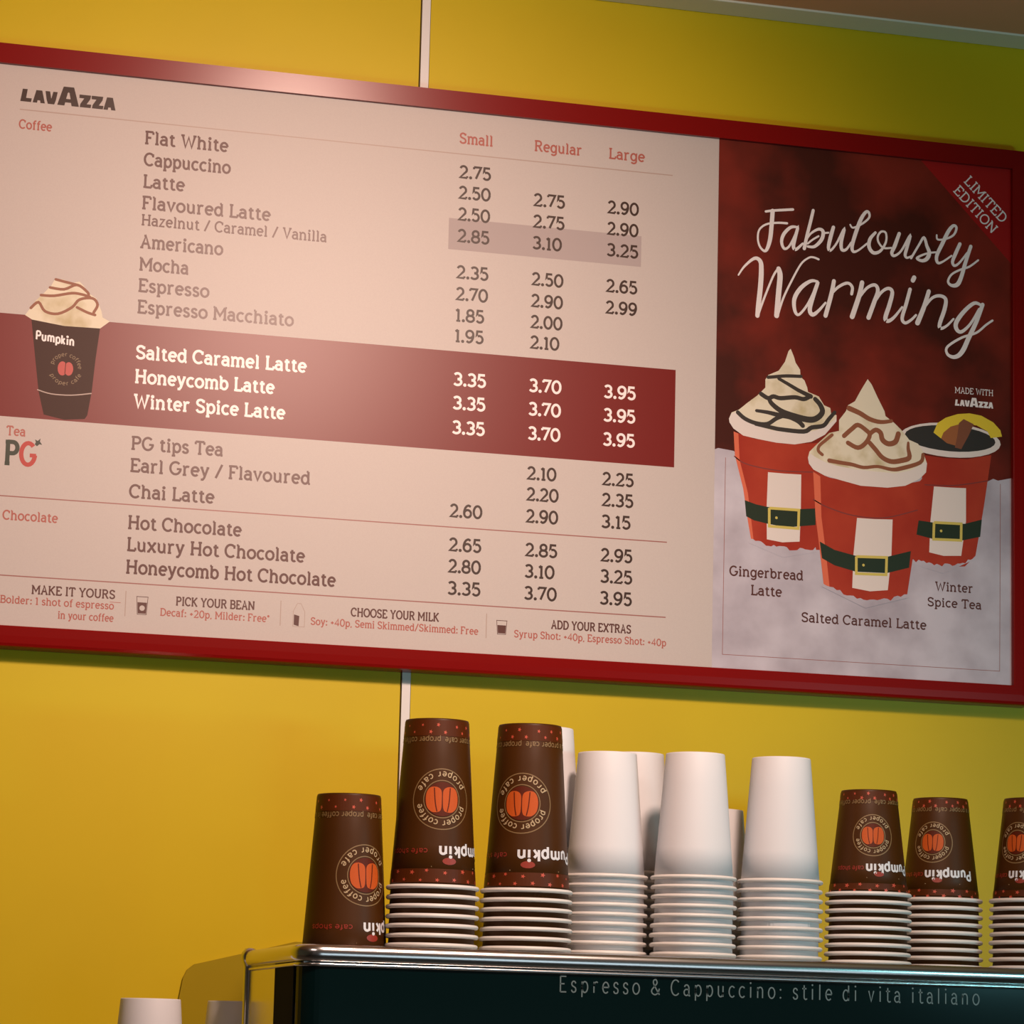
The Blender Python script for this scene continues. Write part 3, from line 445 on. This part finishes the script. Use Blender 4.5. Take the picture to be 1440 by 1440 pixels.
# the coffee brand's heavy block lettering
def block_logo(m, p, x0, x1, z, h, wt=0.27):
    big = {3: 1.5}; n = 7; k = (x1-x0)/(5.6*h) ; x = x0
    for i, c in enumerate('LAVAZZA'):
        s = h*big.get(i, 1.0); q = k*h*(1.28 if i == 3 else 0.72)
        u = wt*h*(1.25 if i == 3 else 1)
        f = lambda a, b_: (x+a*q, z+b_*s)
        if c == 'L': m.poly([f(.0, 0), f(.16, 1), f(.56, 1), f(.46, .30), f(.92, .30), f(.88, 0)], p)
        elif c == 'A':
            m.poly([f(.0, 0), f(.26, 1), f(.74, 1), f(1., 0), f(.64, 0), f(.60, .20), f(.40, .20), f(.36, 0)], p) if i != 3 else (m.poly([f(0, 0), f(.26, 1), f(.42, 1), f(.45, .62), f(.40, .38), f(.37, .2), f(.33, 0)], p), m.poly([f(.26, 1), f(.74, 1), f(.60, .62), f(.5, .72), f(.42, .62)], p), m.poly([f(.74, 1), f(1., 0), f(.66, 0), f(.62, .2), f(.6, .38), f(.55, .62), f(.58, 1)], p), m.poly([f(.36, .17), f(.64, .17), f(.61, .36), f(.39, .36)], p))
        elif c == 'V': m.poly([f(.0, 1), f(.12, .35), f(.24, 0), f(.76, 0), f(.88, .35), f(1., 1), f(.64, 1), f(.5, .42), f(.38, 1)], p)
        else: m.poly([f(.0, 1), f(.95, 1), f(.90, .70), f(.62, .28), f(1., .28), f(.96, 0), f(.06, 0), f(.10, .26), f(.40, .72), f(.0, .72)], p)
        x += q*1.0
printed('brand_logo', 'ink_black', lambda m, p: block_logo(m, p, 406, 512.4, 1046.5, 14.5), 2)
printed('tea_logo', 'ink_dark_green', lambda m, p: (text(m, 'P', 409, 637.8, 24, p, 15, 0.2), m.poly([(441, 661), (443.5, 659), (446, 661.5), (449, 661), (446.5, 664.5), (447, 668), (444, 665), (441, 666.5), (442, 663.5)], p)), 2)
printed('tea_logo', 'ink_logo_red', lambda m, p: text(m, 'G', 425.5, 637.8, 24, p, 17.5, 0.2), 3, label='red letter')
# small printed cup and bottle drawings
def icon_cup(m, p, x, z, w_, h, fill):
    m.ribbon([(x, z+h), (x+w_*.10, z), (x+w_*.90, z), (x+w_, z+h)], 0.6, p); m.ribbon([(x-.4, z+h), (x+w_+.4, z+h)], 0.7, p)
    m.poly([(x+w_*.08, z+h*fill), (x+w_*.14, z+1.0), (x+w_*.86, z+1.0), (x+w_*.92, z+h*fill)], p)
printed('cup_drawing', 'ink_brown', lambda m, p: icon_cup(m, p, 560.5, 481, 12.4, 19.5, .68), 2)
printed('cup_drawing', 'menu_paper', lambda m, p: m.disc(566.8, 488.0, 3.0, p), 3)
printed('cup_drawing', 'ink_brown', lambda m, p: icon_cup(m, p, 969.6, 483.5, 12, 15.5, .66), 2)
printed('bottle_drawing', 'ink_rule_grey', lambda m, p: m.ribbon([(735.5, 478), (735.5, 495), (740, 504), (744, 504), (748.6, 495), (748.6, 478), (735.5, 478)], 0.6, p), 2)
printed('bottle_drawing', 'ink_brown', lambda m, p: m.poly([(736.5, 480), (742, 478.5), (742.5, 490), (736.5, 491.5)], p), 3)
# printed iced drink beside the red band
drink = printed('drink_picture', 'poster_cupbrown', lambda m, p: m.poly(ART['menu_cup'], p), 3)
printed('drink_picture', 'poster_cream', lambda m, p: m.poly(ART['menu_whip'], p), 4, label='whipped cream')
printed('drink_picture', 'poster_caramel', lambda m, p: [m.ribbon([(u, v, t*1.4) for u, v, t in s], 2, p, 4) for s in DRIZZLE], 5, label='brown sauce drizzle')
printed('drink_picture', 'ink_logo_red', lambda m, p: (m.disc(467, 748, 5.2, p, 16, 8), m.disc(474, 748, 5.0, p, 16, 7.6)), 4)
printed('drink_picture', 'cup_maroon', lambda m, p: m.ribbon([(470.5, 755), (470, 742)], 0.8, p), 5)
def arc_text(m, t, cx, cz, r, a0, h, p, wt=0.12, flip=False, serif=False, sp=0.12):
    """word bent round a circle, starting at angle a0 degrees"""
    a = math.radians(a0); x = 0
    for c in t:
        adv = (G[c][0]+sp)*h
        def q(u, v, c0=x):
            th = a-(u)/r if not flip else a+(u)/r
            rr = r+v if not flip else r+h-v
            return p(cx+rr*math.cos(th), cz+rr*math.sin(th))
        text(m, c, x, 0, h, q, wt=wt, serif=serif)
        x += adv
printed('drink_picture', 'cup_tan', lambda m, p: (arc_text(m, 'proper coffee', 470.5, 748, 14, 165, 4.5, p), arc_text(m, 'proper cafe', 470.5, 748, 14, 205, 4.5, p, flip=True)), 4)
printed('drink_picture', 'ink_white', lambda m, p: (text(m, 'Pumpkin', 436, 775.4, 9.5, lambda x, z: p(x, z-0.10*(x-436)+3), 43, 0.2, serif=False)), 4)
printed('drink_picture', 'ink_rule_grey', lambda m, p: m.ribbon([(441, 722), (456, 718.6), (478, 718.8), (500, 722.5)], 1.2, p, 4), 4)

# ---------------------------------------------------------------- the poster on the board's right end
m = MB(); m.box((PX/1000, YP-0.00003, H0+ZB/1000-0.001), (XR/1000+0.001, YP+0.0006, H0+ZT/1000+0.001)); poster = child(m, 'poster', 'poster_red', board)
def post(name, mtl, fn, layer, label=None): return printed(name, mtl, fn, layer+2, poster, label)
post('snow_picture', 'poster_snow', lambda m, p: m.poly(ART['snow'], p), 1)
post('poster_border', 'ink_rule', lambda m, p: m.ribbon([(1239.8, 706), (1239.2, 476), (1584.5, 476), (1585.6, 700)], 0.7, p), 2)
post('corner_ribbon', 'poster_ribbon', lambda m, p: m.poly([(1482.5, 1087), (1599.5, 970.4), (1599.5, 1087)], p), 1)
def diag(t, x0, z0, x1, z1, h):
    L = math.hypot(x1-x0, z1-z0); cx, cz = (x1-x0)/L, (z1-z0)/L
    post('ribbon_lettering', 'ink_white', lambda m, p: text(m, t, 0, 0, h, lambda u, v: p(x0+u*cx-v*cz, z0+u*cz+v*cx), L, 0.14), 2)
diag('LIMITED', 1538, 1066.2, 1588, 1019, 11.6); diag('EDITION', 1524.4, 1053, 1575, 1004.6, 11.6)
post('script_title', 'ink_white', lambda m, p: [m.ribbon(s, 3, p, 5) for s in SCRIPT], 2)
post('poster_lettering', 'ink_white', lambda m, p: text(m, 'MADE WITH', 1527, 805.9, 6.8, p, 49.4, 0.12), 2)
post('brand_logo', 'ink_white', lambda m, p: block_logo(m, p, 1527, 1576.4, 790.4, 7.4), 2)
for t, x0, x1, z, h in (('Gingerbread', 1246.5, 1337.1, 568.5, 10.6), ('Latte', 1272.9, 1311, 547.6, 10.6), ('Winter', 1502.4, 1550.6, 567.2, 9.6), ('Spice Tea', 1492.6, 1561.2, 548.2, 9.6), ('Salted Caramel Latte', 1335.3, 1491.4, 520, 10.2)):
    post('poster_lettering', 'ink_brown', lambda m, p: text(m, t, x0, z, h, p, x1-x0, 0.18), 2)
def belt(key, L):
    post('drink_picture', 'poster_rim', lambda m, p: m.poly(ART[key+'_patch'], p), L+2, 'white stripe')
    post('drink_picture', 'ink_dark_green', lambda m, p: m.poly(ART[key+'_belt'], p), L+3, 'dark belt')
    bk = ART[key+'_buckle']
    post('drink_picture', 'poster_gold', lambda m, p: (m.ribbon(bk+bk[:1], 3.2, p), m.disc(bk[0][0]+9, (bk[0][1]+bk[2][1])/2, 1.6, p)), L+4, 'gold buckle')
# tea cup on the right
post('drink_picture', 'poster_cup_red', lambda m, p: m.poly(ART['tea_body'], p), 2, 'red cup body')
post('drink_picture', 'poster_collar', lambda m, p: m.ribbon(COLLAR[2], 1, p, 5), 3); belt('tea', 2)
post('drink_picture', 'poster_rim', lambda m, p: m.poly(ART['tea_rim'], p), 3, 'white rim')
post('drink_picture', 'poster_liquid', lambda m, p: m.poly(ART['tea_liquid'], p), 4, 'dark tea')
post('drink_picture', 'poster_lemon', lambda m, p: m.poly(ART['tea_lemon'], p), 5, 'yellow fruit slice')
post('drink_picture', 'poster_orange', lambda m, p: m.poly(ART['tea_flesh'], p), 6)
post('drink_picture', 'poster_stick', lambda m, p: m.poly(ART['tea_stick'], p), 7)
# gingerbread cup on the left
post('drink_picture', 'poster_cup_red', lambda m, p: m.poly(ART['ging_body'], p), 2, 'red cup body')
post('drink_picture', 'poster_cup_edge', lambda m, p: m.poly(ART['ging_side'], p), 3)
post('drink_picture', 'poster_collar', lambda m, p: m.ribbon(COLLAR[0], 1, p, 5), 3); belt('ging', 2)
post('drink_picture', 'poster_cream', lambda m, p: m.poly(ART['ging_whip'], p), 6, 'whipped cream')
post('drink_picture', 'poster_rim', lambda m, p: m.poly(ART['ging_rim'], p), 7)
post('drink_picture', 'poster_chocolate', lambda m, p: [m.ribbon([(u, v, t*1.3) for u, v, t in s], 2, p, 4) for s in SAUCE], 8, 'dark chocolate sauce')
post('snow_picture', 'poster_snow', lambda m, p: m.poly(ART['ging_snow'], p), 9)
# caramel cup in front
post('drink_picture', 'poster_cup_red', lambda m, p: m.poly(ART['car_body'], p), 10, 'red cup body')
post('drink_picture', 'poster_cup_edge', lambda m, p: m.poly(ART['car_side'], p), 11)
post('drink_picture', 'poster_collar', lambda m, p: m.ribbon(COLLAR[1], 1, p, 5), 11); belt('car', 10)
post('drink_picture', 'poster_cream', lambda m, p: m.poly(ART['car_whip'], p), 15, 'whipped cream')
post('drink_picture', 'poster_rim', lambda m, p: m.poly(ART['car_rim'], p), 16)
post('drink_picture', 'poster_caramel', lambda m, p: [m.ribbon([(u, v, t*1.2) for u, v, t in s], 2, p, 4) for s in CARAMEL], 17, 'caramel sauce')
post('snow_picture', 'poster_snow', lambda m, p: m.poly(ART['car_snow'], p), 18)
post('snow_picture', 'poster_snow', lambda m, p: m.poly(ART['tea_snow'], p), 9)

# ================================================================== COUNTER AND ESPRESSO MACHINE
ZK = 0.95
cab = thing('back_counter', 'low red-brown counter along the yellow wall under the coffee machine', 'counter', (1.4, 3.25, 0))
m = MB(); m.box((-0.6, 2.96, 0.08), (3.6, YW-0.003, ZK-0.04)); child(m, 'cabinet', 'counter_front', cab)
m = MB(); m.box((-0.6, 3.0, 0.0), (3.6, YW-0.003, 0.08)); child(m, 'plinth', 'black_plastic', cab)
m = MB(); m.box((-0.62, 2.92, ZK-0.04), (3.62, YW-0.003, ZK)); bevel(child(m, 'worktop', 'counter_top', cab), 0.004)

MX0, MX1, MY0, MY1 = 0.655, 1.86, 3.070, 3.338
ZR = H0+0.1138                                           # top of the chrome rail
ZTRAY = H0+0.0970
mach = thing('coffee_machine', 'dark glass fronted coffee machine with chrome rail carrying the stacked cups', 'coffee machine', ((MX0+MX1)/2, 3.2, ZK))
def loop(inset, r, n=8):
    x0, x1, y0, y1 = MX0+inset, MX1-inset, MY0+inset, MY1-inset; out = []
    for cx, cy, a0 in ((x0+r, y0+r, 180), (x1-r, y0+r, 270), (x1-r, y1-r, 0), (x0+r, y1-r, 90)):
        for i in range(n+1):
            a = math.radians(a0+90*i/n); out.append((cx+r*math.cos(a), cy+r*math.sin(a), math.cos(a), math.sin(a)))
    return out
# rail: rounded bar all the way round
lp = loop(0.007, 0.020); m = MB(); rows = []
for x, y, nx, ny in lp:
    rows.append([(x+nx*0.0075*(abs(math.cos(t))**0.8*(1 if math.cos(t) > 0 else -1)), y+ny*0.0075*(abs(math.cos(t))**0.8*(1 if math.cos(t) > 0 else -1)), ZR-0.0085+0.0085*math.sin(t)) for t in [2*PI*j/20 for j in range(20)]])
m.grid([r[::-1] for r in rows], closed=True, wrap=True); child(m, 'top_rail', 'chrome', mach, True)
# thin chrome bead under the rail
m = MB(); rows = []
for x, y, nx, ny in loop(0.006, 0.020): rows.append([(x+nx*0.0032*math.cos(t), y+ny*0.0032*math.cos(t), ZR-0.0192+0.0022*math.sin(t)) for t in [2*PI*j/10 for j in range(10)]])
m.grid([r[::-1] for r in rows], closed=True, wrap=True); child(m, 'rail_bead', 'chrome', mach, True)
m = MB(); m.box((MX0+0.010, MY0+0.010, ZTRAY-0.004), (MX1-0.010, MY1-0.010, ZTRAY)); child(m, 'cup_tray', 'brushed_steel', mach)
# fascia wraps the front corners
ZF0, ZF1 = H0+0.022, ZR-0.0165
m = MB(); path = [(MX0+0.006, MY0+0.060)]
fl = loop(0.006, 0.024)
path += [(p[0], p[1]) for p in fl[:18]] + [(MX1-0.006, MY0+0.060)]
m.grid([[(x, y, ZF0) for x, y in path], [(x, y, ZF1) for x, y in path]]); child(m, 'front_fascia', 'dark_glass', mach, False)
fas = mach.children[-1]
for p_ in fas.data.polygons: p_.use_smooth = True
for x0, x1 in ((MX0+0.0045, MX0+0.0075), (MX1-0.0075, MX1-0.0045)):
    m = MB(); m.box((x0, MY0+0.030, ZF0), (x1, MY0+0.118, ZF1)); child(m, 'fascia_end', 'black_matte', mach)
m = MB(); m.box((MX0+0.020, MY0+0.0075, ZF0-0.006), (MX1-0.020, MY0+0.012, ZF0)); child(m, 'fascia_trim', 'chrome', mach)
m = MB()
text(m, 'Espresso & Cappuccino: stile di vita italiano', 0.9175, H0+0.0758, 0.0150, lambda x, z: (x, MY0+0.0055, z), 1.3600-0.9175, 0.085, serif=False, sp=0.30)
child(m, 'fascia_lettering', 'fascia_text', mach)
for x0, x1 in ((MX0+0.0055, MX0+0.0075), (MX1-0.0075, MX1-0.0055)):
    m = MB(); m.box((x0, MY0+0.118, ZK+0.10), (x1, MY1-0.018, ZF1)); child(m, 'side_panel', 'chrome', mach)
for x in (MX0+0.007, MX1-0.007):
    m = MB(); m.tube([(x, MY1-0.010, ZK+0.08), (x, MY1-0.010, ZR-0.004)], 0.0062, 14); child(m, 'corner_post', 'chrome', mach, True)
    m = MB(); m.lathe([(0.0001, 0.009), (0.005, 0.0082), (0.0085, 0.004), (0.0095, 0), (0.0085, -0.005), (0.0062, -0.010)], 16, (x, MY1-0.010, ZR-0.006)); child(m, 'corner_cap', 'chrome', mach, True)
m = MB(); m.box((MX0+0.012, MY0+0.062, ZK+0.09), (MX1-0.012, MY1-0.004, ZTRAY-0.005)); child(m, 'body', 'brushed_steel', mach)
m = MB(); m.box((MX0+0.02, MY0-0.06, ZK+0.03), (MX1-0.02, MY1-0.01, ZK+0.095)); bevel(child(m, 'drip_tray', 'brushed_steel', mach), 0.006)
for x in (MX0+0.06, MX1-0.06):
    for y in (MY0-0.02, MY1-0.05):
        m = MB(); m.lathe([(0.0001, 0), (0.022, 0), (0.022, 0.006), (0.015, 0.012), (0.015, 0.032)], 20, (x, y, ZK)); child(m, 'foot', 'black_plastic', mach, True)
for x in (0.93, 1.26, 1.59):
    m = MB(); m.lathe([(0.0001, 0.0), (0.034, 0), (0.036, 0.02), (0.030, 0.05), (0.026, 0.07)], 28, (x, MY0+0.022, ZF0-0.10)); child(m, 'group_head', 'chrome', mach, True)
    m = MB(); m.box((x-0.03, MY0+0.01, ZF0-0.032), (x+0.03, MY0+0.065, ZF0-0.004)); child(m, 'group_mount', 'brushed_steel', mach)
for x in (0.72, 1.80):
    m = MB(); m.tube(catmull([(x, MY0+0.03, ZF0-0.004), (x, MY0, ZF0-0.03), (x, MY0-0.02, ZF0-0.12), (x, MY0-0.035, ZF0-0.20)], 5), 0.005, 10); child(m, 'steam_wand', 'chrome', mach, True)

# thin sheet added to stand in for a darker yellow patch on the wall
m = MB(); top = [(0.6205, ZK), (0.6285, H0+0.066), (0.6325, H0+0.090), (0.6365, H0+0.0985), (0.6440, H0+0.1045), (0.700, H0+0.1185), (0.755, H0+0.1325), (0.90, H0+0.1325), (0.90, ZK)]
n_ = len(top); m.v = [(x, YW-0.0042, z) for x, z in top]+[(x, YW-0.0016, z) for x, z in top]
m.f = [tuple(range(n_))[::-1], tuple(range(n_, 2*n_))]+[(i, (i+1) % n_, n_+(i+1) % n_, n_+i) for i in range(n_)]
tag(m.build('dark_patch_sheet', 'dark_patch_yellow'), 'darker yellow patch, added as a sheet with rounded corner against wall behind the coffee machine', 'panel')

# ================================================================== PAPER CUPS (stacked upside down)
KIND = {   # rim radius, base radius, height, nesting pitch, wall material
 'large': (0.0430, 0.0318, 0.1690, 0.00955, 'cup_brown'),
 'short': (0.0411, 0.0287, 0.1095, 0.00870, 'cup_brown'),
 'white': (0.0405, 0.0302, 0.1290, 0.00966, 'paper_white')}
RT = 0.0022
MESH = {}
def part_mesh(key, fill, mtl, smooth=True):
    if key not in MESH:
        m = MB(); fill(m); me = bpy.data.meshes.new(key[-1]); me.from_pydata(m.v, [], m.f); me.update()
        me.polygons.foreach_set('use_smooth', [smooth]*len(me.polygons)); me.materials.append(MATS[mtl]); MESH[key] = me
    return MESH[key]
def put(name, me, parent):
    o = bpy.data.objects.new(name, me); COL.objects.link(o); o.parent = parent; return o
def cone(kind, off=0.0003):
    """label plane -> cup side; s runs round the cup (metres at mid height), t is height measured UP the inverted cup"""
    r1, r0, h, _, _ = KIND[kind]; rm = (r0+r1)/2
    def f(s, t):
        r = r1+(r0-r1)*t/h+off; a = -PI/2+s/rm
        return (r*math.cos(a), r*math.sin(a), t)
    return f
def prints(kind):
    """printed areas of a cup: (part name, drawing in the flat label plane, material, lift off the wall)"""
    r1, r0, h, _, _ = KIND[kind]; big = kind == 'large'
    ce = h*(0.522 if big else 0.565)                     # emblem centre
    R = 0.0300 if big else 0.0212
    rm = (r0+r1)/2; C = 2*PI*rm
    loc = lambda u, v: (-u, ce-v, 0.0)                   # the print is upside down because the cup is
    ups = lambda u, v: (-u, -v, 0.0)
    def band(t0, t1): return lambda m: m.grid([[FLAT(-C/2+C*i/72, t0+(t1-t0)*k) for i in range(73)] for k in (0, 1)])
    def dots(m):
        rng = random.Random(3)
        for t0, t1, n in ((h*0.035, h*0.105, 30), (h*0.905, h*0.965, 24)):
            for i in range(n):
                s = C*(i+.5+rng.uniform(-.25, .25))/n-C/2; t = t0+(t1-t0)*(0.25+0.75*(i % 2))*rng.uniform(0.7, 1); q = rng.uniform(0.0016, 0.0026)
                m.face([FLAT(s+q*(1 if k % 2 == 0 else .45)*math.cos(k*PI/5), t+q*(1 if k % 2 == 0 else .45)*math.sin(k*PI/5)) for k in range(10)])
    def rings(m): m.ring(0, 0, R, 0.0010, loc, 56); m.ring(0, 0, R*0.62, 0.0009, loc, 44)
    def disc(m): m.disc(0, 0, R*.57, loc, 40)
    def fruit(m):
        for c in (-1, 1):
            pts = [(.03, -.34), (.10, -.50), (.36, -.53), (.56, -.34), (.62, .0), (.58, .30), (.44, .47), (.20, .48), (.04, .34), (.02, 0)]
            pts = [(c*x*R*.88, -y*R*.82) for x, y in pts]; m.poly(catmull(pts+pts[:1], 4)[:-1], loc)
    def slits(m):
        for c in (-1, 1): m.ribbon([(c*R*.17, R*.40), (c*R*.23, R*.1), (c*R*.27, -R*.36)], R*.035, loc, 4)
    def ring_text(m):
        hh = R*.20
        arc_text(m, 'proper coffee', 0, 0, R*.71, 163, hh, loc, 0.16, sp=.16)
        arc_text(m, 'proper cafe', 0, 0, R*.71, 206, hh, loc, 0.16, flip=True, sp=.2)
    def base_text(m):
        hh = h*0.032 if big else h*0.044; t = ' proper coffee in a proper cafe '
        for i in range(2): text(m, t, -C/2+i*C/2, -h*0.855-hh, hh, ups, C/2, 0.16, serif=False)
    WZ = h*(0.222 if big else 0.262)
    def word(m):
        hh = h*0.066 if big else h*0.088
        text(m, 'Pumpkin', -R*2.0, -WZ-hh*.4, hh, ups, R*2.1 if big else R*2.35, 0.22, serif=False)
    def red_text(m):
        hh = h*0.030 if big else h*0.042
        text(m, 'cafe shops', R*0.42, -WZ-hh*.3, hh, ups, R*1.35, 0.16, serif=False)
    def squig(m): m.disc(-R*.25, -WZ+h*0.062, R*.22, ups, 14, R*.12)
    def hair(m): m.ribbon([(-R*1.3, -WZ+h*.095), (R*.3, -WZ+h*.095)], h*.006, ups)
    return [('lip_band', band(0.006, h*.115), 'cup_band', 1), ('base_band', band(h*.895, h-.002), 'cup_band', 1), ('star_print', dots, 'cup_dot', 2), ('emblem_ring', rings, 'cup_tan', 1), ('emblem_disc', disc, 'cup_maroon', 2), ('emblem', fruit, 'cup_orange', 3), ('emblem_line', slits, 'cup_maroon', 4),
            ('emblem_lettering', ring_text, 'cup_cream', 2), ('base_lettering', base_text, 'cup_tan', 2), ('wordmark', word, 'paper_white', 2), ('small_lettering', red_text, 'cup_red_text', 2), ('small_emblem', squig, 'cup_red_text', 2), ('hairline', hair, 'cup_tan', 2)]
def make_cup(kind, detailed, loc, rot, label, group):
    r1, r0, h, pitch, mtl = KIND[kind]
    t = thing('paper_cup', label, 'cup', loc, group); t.rotation_euler = (0, 0, rot)
    th = 0.00035
    def wall(m): m.lathe([(r0-0.0035, h-0.0005), (r0-0.0030, h), (r0-0.0004, h), (r0, h-0.0012)]+[(r1+(r0-r1)*k, h*k) for k in (.75, .5, .25, .02)]+[(r1+(r0-r1)*0.02-th, h*.02), (r0-th, h-0.012)], 64)
    def base(m): m.lathe([(r0-0.0006, h-0.008), (0.0001, h-0.008)], 48)
    def rim(m): m.lathe([(r1+0.0013+RT*math.cos(a), RT+RT*math.sin(a)) for a in [PI*2*i/12 for i in range(13)]][::-1], 64)
    put('cup_wall', part_mesh((kind, 'cup_wall'), wall, mtl), t)
    put('rim', part_mesh((kind, 'rim'), rim, 'rim_white'), t)
    if detailed:
        put('base', part_mesh((kind, 'base'), base, 'paper_white', False), t)
        if kind != 'white':
            for nm, fn, mt, lift in prints(kind):
                def draw(m, fn=fn, lift=lift): fn(m); m.merge(cone(kind, 0.0002*lift), 1e-7, 0.003)
                put(nm, part_mesh((kind, nm), draw, mt, False), t)
    return t
ORD = ['topmost', 'second from top', 'third from top', 'fourth from top', 'fifth from top', 'sixth from top', 'seventh from top', 'eighth from top', 'ninth from top', 'tenth from top', 'eleventh from top', 'twelfth from top']
def stack(kind, x, y, n, rot, where, group, z0=None, jitter=0.0006):
    pitch = KIND[kind][3]; rng = random.Random(int(x*1e4))
    look = {'large': 'tall brown paper cup', 'short': 'short brown paper cup', 'white': 'white paper cup'}[kind]
    for i in range(n):
        top = i == n-1; k = n-1-i
        z = (ZTRAY if z0 is None else z0)+i*pitch
        if n == 1: lab = look+' '+where
        else: lab = '%s, %s %s' % (look, ORD[k] if k < 12 else 'number %d from top' % (k+1), where)
        make_cup(kind, top, (x+(0 if top else rng.uniform(-1, 1)*jitter), y+(0 if top else rng.uniform(-1, 1)*jitter), z), rot if top else rng.uniform(0, 6), lab, group)
stack('large', 0.7290, 3.190, 1, 0.30, 'standing alone at the left end of the coffee machine', 'printed cups on the machine')
stack('large', 0.8115, 3.166, 9, -0.06, 'in the printed stack nearest the lone cup', 'printed cups on the machine')
stack('large', 0.9085, 3.166, 9, -0.46, 'in the printed stack touching the white stacks', 'printed cups on the machine')
stack('white', 1.0030, 3.205, 11, 0.0, 'in the leftmost front white stack', 'white cups on the machine')
stack('white', 1.0850, 3.166, 11, 0.4, 'in the middle front white stack', 'white cups on the machine')
stack('white', 1.1786, 3.166, 11, 0.8, 'in the rightmost front white stack', 'white cups on the machine')
stack('white', 0.9540, 3.270, 14, 0.2, 'in the white stack behind the second printed stack', 'white cups on the machine')
stack('white', 1.0612, 3.292, 12, 0.2, 'in the white stack behind the leftmost front white stack', 'white cups on the machine')
stack('white', 1.1402, 3.262, 6, 0.2, 'in the low white stack behind the front white ones', 'white cups on the machine')
stack('short', 1.2755, 3.166, 11, -0.25, 'in the short stack next to the white cups', 'short printed cups on the machine')
stack('short', 1.3770, 3.216, 11, -0.64, 'in the middle one of the short stacks', 'short printed cups on the machine')
stack('short', 1.4590, 3.166, 11, -0.9, 'in the short stack cut by the right edge', 'short printed cups on the machine')
for x, y, zt, wh in ((0.5566, 3.300, H0+0.0615, 'in the counter stack left of the machine'), (0.6640, 3.400, H0+0.0632, 'in the counter stack behind the machine corner')):
    p_ = KIND['white'][3]; n = round((zt-KIND['white'][2]-ZK)/p_)+1
    sv = KIND['white']; KIND['white'] = (sv[0], sv[1], sv[2], (zt-sv[2]-ZK)/(n-1), sv[4])
    stack('white', x, y, n, 0, wh, 'white cups standing on the counter', ZK); KIND['white'] = sv
